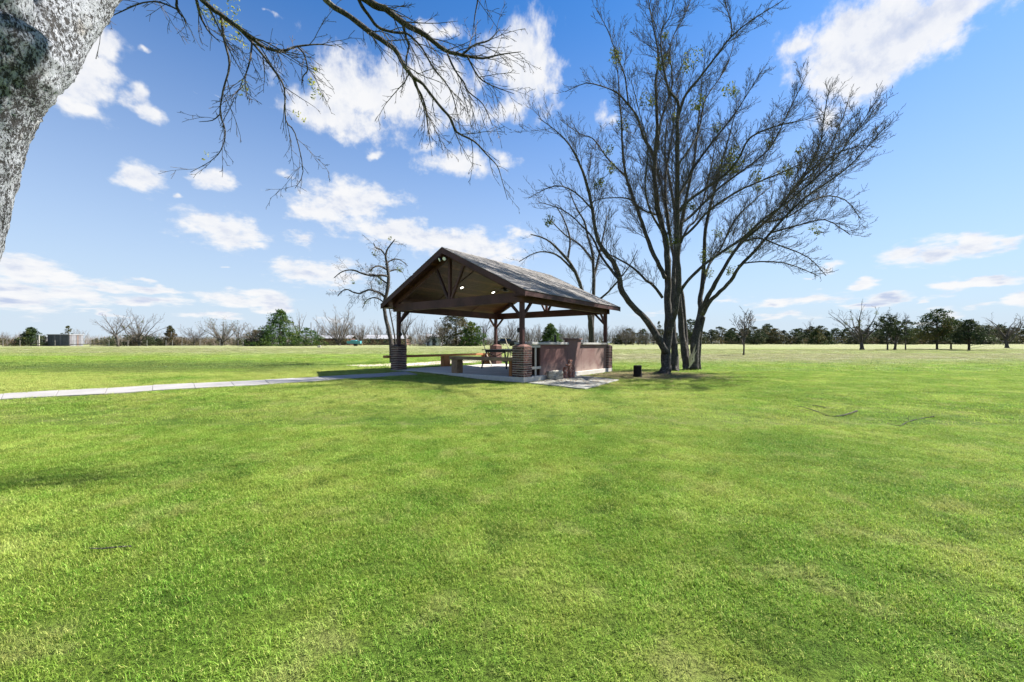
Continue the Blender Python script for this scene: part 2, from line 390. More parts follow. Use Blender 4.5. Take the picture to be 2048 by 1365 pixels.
# lawn colour: one function for the ground sheet and the blades so they blend
def lawn_color(t):
    pos = t.node('ShaderNodeNewGeometry').outputs['Position']
    s = t.node('ShaderNodeSeparateXYZ'); t.l.new(pos, s.inputs[0]); x, y, z = s.outputs
    flat = t.mapping(pos, scale=(1, 1, 0))
    wide = t.noise(flat, .16, 5, .6); mid = t.noise(flat, .7, 5, .65); fine = t.noise(flat, 5.0, 4, .7)
    green = t.mix(t.step(mid, .34, .68), c4((.155,.285,.030)), c4((.295,.405,.062)))
    yel = t.mix(t.step(fine, .3, .7), c4((.375,.425,.10)), c4((.49,.51,.15)))
    tan_ = t.mix(t.step(fine, .3, .7), c4((.26,.235,.145)), c4((.36,.325,.225)))
    # yellower, thinner turf in a broad belt before the pavilion and along the path
    f1 = t.math('MULTIPLY', t.step(y, 5.0, 10.5), t.step(y, 22, 17))
    f1 = t.math('MULTIPLY', f1, t.step(x, 8.0, 2.5))
    f1 = t.math('MULTIPLY', f1, t.step(t.math('ADD', wide, t.math('MULTIPLY', t.math('SUBTRACT', mid, .5), .7)), .30, .58))
    near = t.math('MULTIPLY', t.step(mid, .48, .72), .42)
    col = t.mix(t.math('MAXIMUM', t.math('MULTIPLY', f1, .85), near), green, yel)
    patch = t.noise(flat, 2.1, 4, .62, dist=.4); patch2 = t.noise(flat, .33, 3, .5)
    col = t.mix(t.math('MULTIPLY', t.step(patch, .52, .66), .50), col, c4((.42,.43,.15)))
    col = t.mix(t.math('MULTIPLY', t.step(patch, .46, .33), .62), col, c4((.09,.18,.022)))
    col = t.mix(t.math('MULTIPLY', t.step(patch2, .48, .34), .30), col, c4((.10,.21,.03)))
    # streaky dormant bands further out
    st = t.noise(t.mapping(pos, scale=(.035, .22, 0)), 1.0, 6, .65)
    st2 = t.noise(t.mapping(pos, scale=(.25, 1.0, 0)), 1.0, 5, .7)
    yr = t.math('ADD', t.math('ADD', y, t.math('MULTIPLY', t.math('SUBTRACT', mid, .5), 9)), t.math('MULTIPLY', t.math('SUBTRACT', wide, .5), 12))
    bandr = t.math('MULTIPLY', t.step(yr, 21, 33), t.step(yr, 54, 38))
    bandr = t.math('MULTIPLY', bandr, t.step(x, -6, 4))
    far = t.math('MULTIPLY', t.step(y, 27, 50), .74)
    f2 = t.math('ADD', t.math('MAXIMUM', t.math('MULTIPLY', bandr, .95), far), t.math('MULTIPLY', t.math('SUBTRACT', t.math('ADD', t.math('MULTIPLY', st, .6), t.math('MULTIPLY', st2, .4)), .5), t.math('MULTIPLY', t.step(y, 20, 34), 2.6)), clamp=True)
    col = t.mix(t.math('MULTIPLY', f2, .9), col, tan_)
    # deeper green belt beyond the path, left
    g3 = t.math('MULTIPLY', t.math('MULTIPLY', t.step(yr, 15.5, 17), t.step(yr, 27, 22)), t.step(x, -7, -12))
    col = t.mix(t.math('MULTIPLY', g3, .8), col, c4((.10,.155,.04)))
    # bare litter under the big trees
    dv = t.vmath('LENGTH', t.mapping(t.vmath('SUBTRACT', flat, (5.3, 16.6, 0)), scale=(.30, .42, 0)))
    dd = t.math('ADD', dv, t.math('MULTIPLY', t.math('SUBTRACT', t.noise(flat, 1.6, 5, .7), .5), 1.6))
    bare = t.step(dd, 1.15, .65)
    col = t.mix(t.math('MULTIPLY', bare, .85), col, t.mix(fine, c4((.15,.11,.075)), c4((.34,.28,.20))))
    return pos, col, fine, bare
GROUND, t = new_mat('lawn_ground')
pos, col, fine, bare = lawn_color(t)
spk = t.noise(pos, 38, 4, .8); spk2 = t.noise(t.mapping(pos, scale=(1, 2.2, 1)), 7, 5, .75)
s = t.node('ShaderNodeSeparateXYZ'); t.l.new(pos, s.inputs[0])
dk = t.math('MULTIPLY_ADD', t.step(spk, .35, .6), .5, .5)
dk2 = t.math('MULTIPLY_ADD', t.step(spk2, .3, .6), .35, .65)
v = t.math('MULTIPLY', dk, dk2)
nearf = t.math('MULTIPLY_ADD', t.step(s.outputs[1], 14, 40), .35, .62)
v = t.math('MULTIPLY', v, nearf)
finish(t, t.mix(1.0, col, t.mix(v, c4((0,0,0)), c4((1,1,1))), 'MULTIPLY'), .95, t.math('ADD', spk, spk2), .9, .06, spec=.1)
BLADE, t = new_mat('grass_blade')
pos, col, fine, bare = lawn_color(t)
oi = t.node('ShaderNodeObjectInfo').outputs['Random']
vn = t.noise(pos, 55, 2, .8)
col = t.mix(t.step(vn, .52, .68), col, c4((.54,.56,.17)))
col = t.mix(t.math('MULTIPLY', t.step(vn, .48, .34), .9), col, c4((.045,.095,.012)))
hs = t.node('ShaderNodeHueSaturation'); t.put(hs.inputs['Color'], col)
t.put(hs.inputs['Value'], t.math('MULTIPLY_ADD', oi, .5, .78)); t.put(hs.inputs['Hue'], t.math('MULTIPLY_ADD', oi, .03, .485))
finish(t, hs.outputs[0], .65, spec=.12, transl=(hs.outputs[0], .45))

# ------------------------------------------------------------------ ground sheet
def axis_vals(lims):
    out = []
    for a, b, st in lims:
        n_ = max(1, int(round((b-a)/st)))
        out += [a+(b-a)*i/n_ for i in range(n_)]
    return out+[lims[-1][1]]
xs = axis_vals([(-1500,-400,110),(-400,-120,20),(-120,-30,4),(-30,-12,1.0),(-12,12,.5),(12,30,1.0),(30,120,4),(120,400,20),(400,1500,110)])
ys = axis_vals([(-200,-20,20),(-20,0,2),(0,26,.5),(26,60,1.5),(60,180,5),(180,600,30),(600,2500,190)])
g = MB()
for yv in ys:
    for xv in xs: g.v.append((xv, yv, ground(xv, yv)))
nx = len(xs)
for j in range(len(ys)-1):
    for i in range(nx-1):
        a = j*nx+i; g.f.append((a, a+1, a+nx+1, a+nx))
tag(g.build('ground', GROUND, smooth_=True), kind='structure')

# ------------------------------------------------------------------ pavilion frame of reference
S0 = Vector((0.38, 13.15, 0)); E1 = Vector((.606, .7955, 0)); E2 = Vector((-.7955, .606, 0)); PROT = math.atan2(.7955, .606)
def PW_(m, l, z=0): return S0+E1*m+E2*l+Vector((0, 0, z))
def to_local(p):
    d = p-S0; return Vector((d.dot(E1), d.dot(E2), p.z))
TOP = .185; W = 7.04

slab = MB().box(0, W, 0, W, -.3, TOP)
so = bevel(slab.build('patio_slab', CONC), .012, 2); so.location = S0; so.rotation_euler = (0, 0, PROT); tag(so, kind='structure')
# low pad beside it
pad = [(.50,12.95),(2.02,11.18),(3.72,14.05),(2.72,15.95)]
pm = MB(); pm.v = [(x, y, .002) for x, y in pad]+[(x, y, .045) for x, y in pad]
pm.f = [(3,2,1,0),(4,5,6,7),(0,1,5,4),(1,2,6,5),(2,3,7,6),(3,0,4,7)]
po = bevel(pm.build('concrete_pad', PADC), .012, 2); tag(po, kind='structure')

# ------------------------------------------------------------------ path, slab by slab
top_e = [(-420,835),(-180,806),(0,790.3),(130,782.5),(216,778.4),(340,770.8),(520,762.4),(600,757.6),(690,752.2),(760,748.2),(812,744.6)]
bot_e = [(-420,851),(-180,818.5),(0,801),(130,793.8),(216,789.5),(340,781),(520,771.5),(600,766),(690,759.2),(760,755),(835,750.6)]
TE = [on_ground(*p) for p in top_e]; BE = [on_ground(*p) for p in bot_e]
def resample(pts, n_):
    ds = [0]
    for a, b in zip(pts, pts[1:]): ds.append(ds[-1]+(b-a).length)
    out = []
    for i in range(n_+1):
        d = ds[-1]*i/n_; k = 0
        while k < len(ds)-2 and ds[k+1] < d: k += 1
        u = (d-ds[k])/(ds[k+1]-ds[k]); out.append(pts[k].lerp(pts[k+1], u))
    return out
NS = 15
te, be = resample(TE, NS), resample(BE, NS)
path = empty('path'); tag(path, kind='structure')
pathpoly = [(p.x, p.y) for p in te]+[(p.x, p.y) for p in reversed(be)]
for i in range(NS):
    a, b, c, d = te[i], te[i+1], be[i+1], be[i]
    u = .0035
    a2, b2 = a.lerp(b, u), b.lerp(a, u); d2, c2 = d.lerp(c, u), c.lerp(d, u)
    q = [d2, c2, b2, a2]; m = MB(); dz = .03+.004*math.sin(i*2.3)
    m.v = [(p.x, p.y, ground(p.x, p.y)-.08) for p in q]+[(p.x, p.y, ground(p.x, p.y)+dz) for p in q]
    m.f = [(3,2,1,0),(4,5,6,7),(0,1,5,4),(1,2,6,5),(2,3,7,6),(3,0,4,7)]
    bevel(m.build('path_slab', CONCP, path), .006)
# pinkish gravel strip beyond the pavilion
gs_t = [on_ground(*p) for p in [(690,731.5),(760,729),(840,725.5),(920,720.5),(1000,716),(1045,714.5)]]
gs_b = [on_ground(*p) for p in [(720,733.5),(780,733.5),(850,731.5),(930,726.5),(1000,721.5),(1045,719)]]
GRAV, t = new_mat('pale_gravel'); pos = t.node('ShaderNodeNewGeometry').outputs['Position']
finish(t, t.mix(t.noise(pos, 40, 4, .8), c4((.30,.22,.19)), c4((.62,.53,.48))), .95, t.noise(pos, 50, 4), .6, .02)
m = MB()
for a, b in zip(resample(gs_t, 20), resample(gs_b, 20)):
    m.v += [(a.x, a.y+rnd.uniform(-.25,.25), ground(a.x, a.y)+.012), (b.x, b.y+rnd.uniform(-.2,.2), ground(b.x, b.y)+.012)]
for i in range(20): m.f.append((2*i, 2*i+1, 2*i+3, 2*i+2))
tag(m.build('gravel_track', GRAV), kind='structure')

# ------------------------------------------------------------------ pavilion
pav = empty('pavilion', S0, PROT, 'open brown timber picnic pavilion with gabled shingle roof on four brick piers', 'pavilion')
APEX, PITCH, HS = 4.865, .4974, W/2
XF, XR, EAVE = -.31, W+.28, .278
def roof_z(y): return APEX-PITCH*abs(y-HS)
PC = [(.24,.24),(.24,W-.24),(W-.24,.24),(W-.24,W-.24)]
ZB, ZT = 2.665, 2.99
brick_mesh = MB().box(0, .186, 0, .085, 0, .058).mesh('brick', BRICK)
NC, CH = 13, .075
for k, (cx, cy) in enumerate(PC):
    pier = MB().box(-.228, .228, -.228, .228, TOP, TOP+NC*CH).build('brick_pier', MORTAR, pav, loc=(cx, cy, 0))
    extra = MB()
    for c in range(NC):
        z = TOP+.006+c*CH
        for sd in range(4):
            for j in range(2):
                # pinwheel bond, alternate courses mirrored
                a0 = -.24+j*.197 if c % 2 == 0 else -.24+.09+.003+j*.197
                off = rnd.uniform(-.004, .004)
                ang = sd*math.pi/2
                lx, ly = a0, -.24+off
                ca, sa = math.cos(ang), math.sin(ang)
                wx, wy = lx*ca-ly*sa, lx*sa+ly*ca
                # sides 0 (facing -y) and 3 (facing -x) are the ones the photograph shows
                single = k in (0, 1) or (k == 2 and sd in (0, 3))
                if single:
                    inst('brick', brick_mesh, pier, (wx, wy, z), (0, 0, ang))
                else:
                    v = []
                    for vx, vy, vz in [(0,0,0),(.19,0,0),(.19,.085,0),(0,.085,0),(0,0,.062),(.19,0,.062),(.19,.085,.062),(0,.085,.062)]:
                        v.append((wx+vx*ca-vy*sa, wy+vx*sa+vy*ca, z+vz))
                    extra.hexa(v)
    if extra.v: tag(extra.build('hidden_side_bricks', BRICK, pier), kind='stuff')
    z0 = TOP+NC*CH; h = .24
    cap = MB().hexa([(-h,-h,z0+.001),(h,-h,z0+.001),(h,h,z0+.001),(-h,h,z0+.001),(-.10,-.10,z0+.095),(.10,-.10,z0+.095),(.10,.10,z0+.095),(-.10,.10,z0+.095)])
    cap.build('pier_cap', MORTAR, pier)
    capb = MB()
    for sd in range(4):
        ca, sa = math.cos(sd*math.pi/2), math.sin(sd*math.pi/2)
        for j in range(5):
            x0, x1 = -.23+j*.094, -.23+j*.094+.082
            q = [(x0,-.246,z0+.004),(x1,-.246,z0+.004),(x1*.45,-.105,z0+.09),(x0*.45,-.105,z0+.09),(x0,-.246,z0+.035),(x1,-.246,z0+.035),(x1*.45,-.105,z0+.112),(x0*.45,-.105,z0+.112)]
            capb.hexa([(x*ca-y*sa, x*sa+y*ca, z) for x, y, z in q])
    tag(capb.build('cap_bricks', BRICK, pier), kind='stuff')
    bevel(MB().box(-.07, .07, -.07, .07, z0+.05, roof_z(cy)-.20).build('post', STAIN, pav, loc=(cx, cy, 0)), .006)
# beams
bevel(MB().box(.065, .165, .10, 6.96, ZB, ZT).build('tie_beam', STAIN, pav), .006)
bevel(MB().box(W-.165, W-.065, .10, 6.96, ZB, ZT).build('tie_beam', STAIN, pav), .006)
bevel(MB().box(.17, W-.17, .19, .29, ZB+.005, ZT-.01).build('side_beam', STAIN, pav), .006)
bevel(MB().box(.17, W-.17, W-.29, W-.19, ZB+.005, ZT-.01).build('side_beam', STAIN, pav), .006)
for xb in (.115, W-.115):
    bevel(MB().beam((xb, HS, ZT+.002), (xb, HS, roof_z(HS)-.17), .10, .12).build('king_post', STAIN, pav), .005)
    for s_ in (-1, 1):
        bevel(MB().beam((xb, HS+s_*.10, ZT+.002), (xb, HS+s_*.80, roof_z(HS+.80)-.17), .09, .10, Vector((1,0,0))).build('strut', STAIN, pav), .005)
    # gable rafters under the roof
    for s_ in (-1, 1):
        bevel(MB().beam((xb, HS+s_*.03, APEX-.27), (xb, HS+s_*3.42, roof_z(HS+3.42)-.255), .09, .15, Vector((0,0,1))).build('rafter', STAIN, pav), .005)
for cx, cy in PC:
    sx_ = 1 if cx < 3 else -1; sy_ = 1 if cy < 3 else -1
    bevel(MB().beam((cx+sx_*.05, cy, ZB-.46), (cx+sx_*.53, cy, ZB+.03), .085, .085).build('knee_brace', STAIN, pav), .005)
    bevel(MB().beam((cx, cy+sy_*.05, ZB-.46), (cx, cy+sy_*.53, ZB+.03), .085, .085).build('knee_brace', STAIN, pav), .005)
# roof
L2 = HS+EAVE
roof = MB()
for s_ in (-1, 1):
    ye = HS+s_*L2; ze = roof_z(ye); q = []
    for x in (XF+.04, XR-.04):
        q += [(x, HS, APEX-.02), (x, ye-s_*.04, ze-.0), (x, ye-s_*.04, ze-.12), (x, HS, APEX-.14)]
    roof.add(q, [(0,1,2,3),(7,6,5,4),(0,4,5,1),(1,5,6,2),(2,6,7,3),(3,7,4,0)])
ro = roof.build('roof', STAIN, pav)
slope = math.atan(PITCH); slen = L2/math.cos(slope)
board = MB().box(0, XR-XF-.12, 0, .131, 0, .014).mesh('ceiling_board', CEIL)
nb = int(3.74/math.cos(slope)/.135)
for s_ in (-1, 1):
    for i in range(nb):
        d = .04+i*.135; y = HS+s_*d*math.cos(slope); z = APEX-.16-d*math.sin(slope)
        o = inst('ceiling_board', board, ro, (XF+.06, y, z), (-slope if s_ > 0 else math.pi+slope, 0, 0))
        if s_ < 0: o.rotation_euler = (slope, 0, 0); o.location = (XF+.06, y-.131*math.cos(slope), z-.131*math.sin(slope))
    for xb in (2.1, 4.95):
        MB().beam((xb, HS+s_*.05, APEX-.195), (xb, HS+s_*3.55, roof_z(HS+3.55)-.17), .05, .02).build('ceiling_batten', STAIN, ro)
# shingles: staggered tabs, each with its own butt edge
for s_ in (-1, 1):
    sh = MB(); nco = int(slen/.14)+1
    for i in range(nco):
        d0 = i*.14; d1 = min(d0+.165, slen+.012)
        x = XF-.01-rnd.uniform(0, .3)
        while x < XR+.01:
            wd = rnd.choice((.16,.2,.25,.3,.33)); x0, x1 = max(x, XF-.012), min(x+wd-.006, XR+.012)
            x += wd
            if x1-x0 < .02: continue
            lift = rnd.uniform(.008, .016); q = []
            for (xx, dd, hh) in [(x0,d0,.001),(x1,d0,.001),(x1,d1,lift-.006),(x0,d1,lift-.006),(x0,d0,.006),(x1,d0,.006),(x1,d1,lift+.004),(x0,d1,lift+.004)]:
                q.append((xx, HS+s_*(dd*math.cos(slope)+hh*math.sin(slope)), APEX-dd*math.sin(slope)+hh*math.cos(slope)))
            sh.hexa(q if s_ > 0 else [q[1],q[0],q[3],q[2],q[5],q[4],q[7],q[6]])
    tag(sh.build('shingles', SHING, ro), kind='stuff')
rc = MB()
for i in range(34):
    x0 = XF+i*.225; x1 = min(x0+.24, XR+.01); h_ = .016+.004*(i % 2)
    for s_ in (-1, 1):
        rc.hexa([(x0,HS,APEX+h_),(x1,HS,APEX+h_-.006),(x1,HS+s_*.13,APEX-.065+h_-.006),(x0,HS+s_*.13,APEX-.065+h_),
                 (x0,HS,APEX+h_+.008),(x1,HS,APEX+h_+.002),(x1,HS+s_*.13,APEX-.065+h_+.002),(x0,HS+s_*.13,APEX-.065+h_+.008)])
tag(rc.build('ridge_shingles', SHING, ro), kind='stuff')
for xx in (XF, XR-.035):
    for s_ in (-1, 1):
        ye = HS+s_*L2
        MB().hexa([(xx,HS+s_*.001,APEX-.215),(xx+.035,HS+s_*.001,APEX-.215),(xx+.035,ye,roof_z(ye)-.19),(xx,ye,roof_z(ye)-.19),
                   (xx,HS+s_*.001,APEX-.002),(xx+.035,HS+s_*.001,APEX-.002),(xx+.035,ye,roof_z(ye)-.002),(xx,ye,roof_z(ye)-.002)]).build('fascia_board', STAIN, pav)
for s_ in (-1, 1):
    ye = HS+s_*L2
    y0_, y1_ = sorted((ye-s_*.037, ye+s_*.002))
    MB().box(XF+.037, XR-.037, y0_, y1_, roof_z(ye)-.165, roof_z(ye)+.0).build('fascia_board', STAIN, pav)
    y0_, y1_ = sorted((ye-s_*.04, HS+s_*3.22))
    MB().box(XF+.04, .06, y0_, y1_, roof_z(ye)-.15, roof_z(ye)-.135).build('soffit', STAIN, pav)
# recessed lights on the far slope underside
def slope_hit(px, py):
    d = Vector(((px-1024)/FOC, 1, (HOR-py)/FOC)); o_ = Vector((0,0,EYE))
    lo, hi = 5.0, 40.0
    f_ = lambda s: (to_local(o_+d*s).z-(APEX-.178-PITCH*(to_local(o_+d*s).y-HS)))
    for _ in range(60):
        mid = (lo+hi)/2
        if f_(mid) < 0: lo = mid
        else: hi = mid
    return to_local(o_+d*lo)
for (px_, py_) in ((923.6,575.6),(986.4,585.2)):
    p = slope_hit(px_, py_)
    n_ = Vector((0, -math.sin(slope), -math.cos(slope)))
    lt = MB().tube([Vector((0,0,0)), n_*.010], .105, 20).build('recessed_light', WHITEP, pav, loc=p)
    MB().tube([n_*.011, n_*.014], .075, 20).build('lens', LAMP, lt)
# twin floodlight at the gable peak
fl = MB().box(XF+.10, XF+.22, HS-.06, HS+.06, APEX-.42, APEX-.34).build('floodlight', BLACK, pav)
for s_ in (-1, 1):
    c = Vector((XF+.02, HS+s_*.11-.03, APEX-.42)); d = Vector((-.8, s_*.35, -.45)).normalized()
    MB().tube([c-d*.05, c, c+d*.06], [.03,.06,.075], 12).build('lamp_head', BLACK, fl)
    MB().tube([c+d*.061, c+d*.066], [.066,.066], 12).build('lens', LAMPW, fl)
# ceiling fan on its rod
fan = MB().tube([(3.52,HS,APEX-.19),(3.52,HS,3.80)], .02, 8).build('ceiling_fan', BLACK, pav)
MB().tube([(3.52,HS,3.84),(3.52,HS,3.80),(3.52,HS,3.68),(3.52,HS,3.62)], [.04,.13,.14,.07], 14).build('motor', BLACK, fan)
for k in range(5):
    a = k*2*math.pi/5+.5; d = Vector((math.cos(a), math.sin(a), 0)); c = Vector((3.52,HS,3.70))
    MB().beam(c+d*.12, c+d*.70, .13, .012).build('blade', STAIN, fan)
MB().tube([(.24+.0, W-.24-.075, 1.70),(.24, W-.24-.13, 1.70)], .085, 12).build('post_speaker', BLACK, pav)
bevel(MB().box(.17, .30, .315, .40, 1.66, 1.82).build('post_speaker', BLACK, pav), .008)

# ------------------------------------------------------------------ bar between the right hand piers
bar = empty('serving_bar', S0, PROT, 'maroon panelled serving bar with pale counters and raised centre beside the right brick piers', 'bar')
FY = .07
for (a, b, zt) in ((1.09,2.972,1.255),(2.978,4.112,1.45),(4.118,6.55,1.255)):
    bevel(MB().box(a, b, FY, FY+.045, TOP, zt).build('front_panel', PANEL, bar), .003)
MB().box(1.09, 6.55, .64, .68, TOP, 1.255).build('back_panel', PANEL, bar)
MB().box(1.091, 1.13, FY+.046, .639, TOP, 1.254).build('end_panel', DARK_SHADEW, bar)  # maroon panel coloured dark to paint the shade inside the gap
MB().box(.49, 1.09, .60, .64, TOP, 1.254).build('back_panel', DARK_SHADEW, bar)  # dark backing, shade of the cavity put into its colour
MB().box(2.98, 4.11, FY+.046, FY+.13, 1.25, 1.45).build('raised_block', PANEL, bar)
bevel(MB().box(2.94, 4.15, FY-.045, FY+.17, 1.452, 1.505).build('raised_cap', PANEL, bar), .006)
bevel(MB().box(.50, 2.976, FY-.07, .76, 1.258, 1.338).build('countertop', CONCW, bar), .008)
bevel(MB().box(4.114, 6.56, FY-.07, .76, 1.258, 1.338).build('countertop', CONCW, bar), .008)
for (a, b) in ((.495,.56),(.77,.85)):
    bevel(MB().box(a, b, FY, FY+.04, TOP, 1.255).build('white_stile', WHITEP, bar), .003)
MB().box(.50, 1.06, FY-.022, FY-.002, 1.155, 1.235).build('white_rail', WHITEP, bar)
MB().box(.50, 1.10, FY-.022, FY-.002, .42, .51).build('white_rail', WHITEP, bar)

# smoker grill inside, behind the bar
sm = empty('smoker_grill', PW_(3.75, 1.35, TOP), PROT, 'black barrel smoker grill with short chimney standing behind the bar counter', 'grill')
MB().tube([(-.55,0,.93),(-.52,0,.93),(.50,0,.93),(.53,0,.93)], [.16,.27,.27,.16], 18).build('barrel', BLACK, sm, smooth_=False)
MB().tube([(.44,0,1.15),(.44,0,1.46)], .05, 10).build('chimney', BLACK, sm)
MB().tube([(.44,0,1.465),(.44,0,1.485)], .07, 10).build('chimney_cap', BLACK, sm)
for a in (-.4, .4):
    for b in (-.2, .2): MB().beam((a, b, 0), (a, b*.8, .75), .04, .04).build('leg', BLACK, sm)
MB().box(-.5,.5,-.46,-.28,.86,.885).build('side_shelf', BLACK, sm)
MB().tube([(-.3,-.30,1.02),(.3,-.30,1.02)], .012, 6).build('handle', BLACK, sm)

# ------------------------------------------------------------------ benches
fb_ = empty('timber_bench', S0, PROT, 'thick timber bench on block ends along the front edge of the patio', 'bench')
bevel(MB().box(.05, .43, .52, 3.52, .70, .815).build('seat', GREYW, fb_), .008)
bevel(MB().box(.08, .40, 3.12, 3.42, TOP, .70).build('leg', GREYW, fb_), .008)
bevel(MB().box(.08, .42, .55, .68, TOP, .70).build('leg', CEDARW, fb_), .008)
rb = empty('timber_bench', S0, PROT, 'long orange brown plank bench along the far left side of the pavilion', 'bench')
bevel(MB().box(-.12, 6.75, 7.10, 7.42, .68, .785).build('seat', CEDARW, rb), .008)
for a in (6.25, 3.2, .35):
    bevel(MB().box(a, a+.42, 7.13, 7.39, .08, .68).build('leg', CEDARW, rb), .008)
# dark table
tb = empty('picnic_table', (-.25, 18.9, TOP), 1.05, 'tall dark slatted table with splayed legs and crossed braces under the pavilion roof', 'table')
for k in range(8):
    y_ = -.62+k*.157
    bevel(MB().box(-1.15, 1.15, y_, y_+.145, .82, .855).build('table_slat', BLACK, tb), .004)
MB().box(-1.02, 1.02, -.5, -.46, .74, .819).build('apron', BLACK, tb)
MB().box(-1.02, 1.02, .46, .5, .74, .819).build('apron', BLACK, tb)
for a in (-1, 1):
    MB().beam((a*1.0, -.5, .77), (a*1.0, .5, .77), .04, .08).build('apron', BLACK, tb)
    for b in (-1, 1): MB().beam((a*.95, b*.46, .80), (a*1.12, b*.66, 0), .05, .05).build('leg', BLACK, tb)
for a in (-1, 1):
    MB().beam((a*.98, -.46, .74), (a*1.04, .52, .30), .03, .03).build('cross_brace', BLACK, tb)
    MB().beam((a*.95, .46, .74), (a*1.01, -.52, .30), .03, .03).build('cross_brace', BLACK, tb)
for (x1, y1, x0, lab) in ((964.5,680,984,'left'),(1010.8,677,1031,'right')):
    a = ray(x1, y1, 20.6); b = Vector(((x0-1024)/FOC*20.2, 20.2, TOP))
    mid = a.lerp(b, .5)+Vector((-.05,0,0))
    tag(MB().tube([b, mid, a], [.022,.022,.018], 8).build('wooden_pole', PALEW), f'thin pale wooden pole leaning up behind the dark table, the {lab} one of two', 'pole', 'pale poles behind the table')

# ------------------------------------------------------------------ stone, bricks, stump beside the bar
def rough_rock(name, loc, dims, seed, mat, lab, cat, rz=0):
    import bmesh
    bm = bmesh.new(); bmesh.ops.create_cube(bm, size=1.0)
    bmesh.ops.subdivide_edges(bm, edges=bm.edges[:], cuts=9, use_grid_fill=True)
    for v in bm.verts:
        p = v.co.copy(); q = p.normalized()*.62
        p = p.lerp(q, .42)
        n_ = noise.noise(p*3.1+Vector((seed,0,0)))*.10+noise.noise(p*9+Vector((seed,3,0)))*.035
        p += p.normalized()*n_
        v.co = Vector((p.x*dims[0], p.y*dims[1], (p.z+.45)*dims[2]))
    me = bpy.data.meshes.new(name); bm.to_mesh(me); bm.free(); me.materials.append(mat)
    o = bpy.data.objects.new(name, me); COL.objects.link(o); o.location = loc; o.rotation_euler = (0,0,rz)
    return tag(o, lab, cat)
rough_rock('limestone_block', (1.50, 14.22, .04), (.54,.34,.31), 3, STONE, 'rough pale limestone block lying against the base of the maroon bar', 'rock', .15)
CLAY, t = new_mat('old_red_brick'); pos = t.node('ShaderNodeNewGeometry').outputs['Position']; oi = t.node('ShaderNodeObjectInfo').outputs['Random']
finish(t, t.mix(t.step(t.noise(pos, 14, 5, .7), .45, .68), t.mix(oi, c4((.16,.05,.032)), c4((.30,.12,.08))), c4((.42,.33,.27))), .9, t.noise(pos, 60, 4), .5, .006)
bp = empty('brick_pile', (1.98, 14.86, .03), PROT, 'pile of old red bricks stacked on end beside the limestone block', 'brick pile')
# a holed brick: a frame with two openings
hb = MB()
for a, b, c, d in ((0,.20,0,.018),(0,.20,.075,.093),(0,.018,.018,.075),(.091,.109,.018,.075),(.182,.20,.018,.075)):
    hb.box(a, b, c, d, 0, .058)
hbm = hb.mesh('brick', CLAY); sb = MB().box(0,.20,0,.093,0,.058).mesh('brick', CLAY)
for c in range(3):                                    # middle column, bricks on end
    for j in range(2):
        inst('brick', sb, bp, (.02+j*.062+rnd.uniform(-.006,.006), -.16+rnd.uniform(-.01,.01), c*.20+(.20 if 0 else 0)), (0, -math.pi/2, 0)).location.x += .06
for c in range(2):
    for j in range(3):
        inst('brick', hbm, bp, (.24+j*.075, -.14+rnd.uniform(-.03,.03), c*.205+.002), (rnd.uniform(-.04,.04), -math.pi/2, rnd.uniform(-.12,.12)))
for j in range(6):                                    # leaning row on the left
    inst('brick', hbm, bp, (-.34+j*.055, -.10, .0), (0, -math.pi/2+.22, 0))
    inst('brick', sb, bp, (-.30+j*.055, -.10, .205), (0, -math.pi/2+.22, 0)) if j > 1 else None
inst('brick', sb, bp, (-.16, -.17, .45), (.05, -.1, .1)); inst('brick', sb, bp, (.0, -.18, .607), (0, 0, .05)); inst('brick', hbm, bp, (.24, -.16, .43), (.08, .12, .2))
# stump
st = MB(); n_ = 22
rings = [(0,.19),(.05,.165),(.15,.15),(.30,.145),(.44,.15),(.47,.147)]
for z, r_ in rings:
    for k in range(n_):
        a = 2*math.pi*k/n_; rr = r_*(1+.10*noise.noise(Vector((math.cos(a)*2.2, math.sin(a)*2.2, z*1.2)))+.05*math.sin(k*5.1))
        st.v.append((rr*math.cos(a), rr*math.sin(a), z+(.012*math.sin(k*1.7) if z > .4 else 0)))
for i in range(len(rings)-1):
    for k in range(n_): st.f.append((i*n_+k, i*n_+(k+1)%n_, (i+1)*n_+(k+1)%n_, (i+1)*n_+k))
st.f.append(tuple((len(rings)-1)*n_+k for k in range(n_)))
STUMPM = bark('stump_bark', (.008,.007,.006), (.035,.028,.024), (.07,.06,.052), 2.0, .62, 1.0, .03)
so_ = st.build('tree_stump', STUMPM, loc=(4.84, 15.6, ground(4.84, 15.6)-.02)); tag(so_, 'short dark sawn tree stump on bare soil between the bar and the big tree', 'stump')

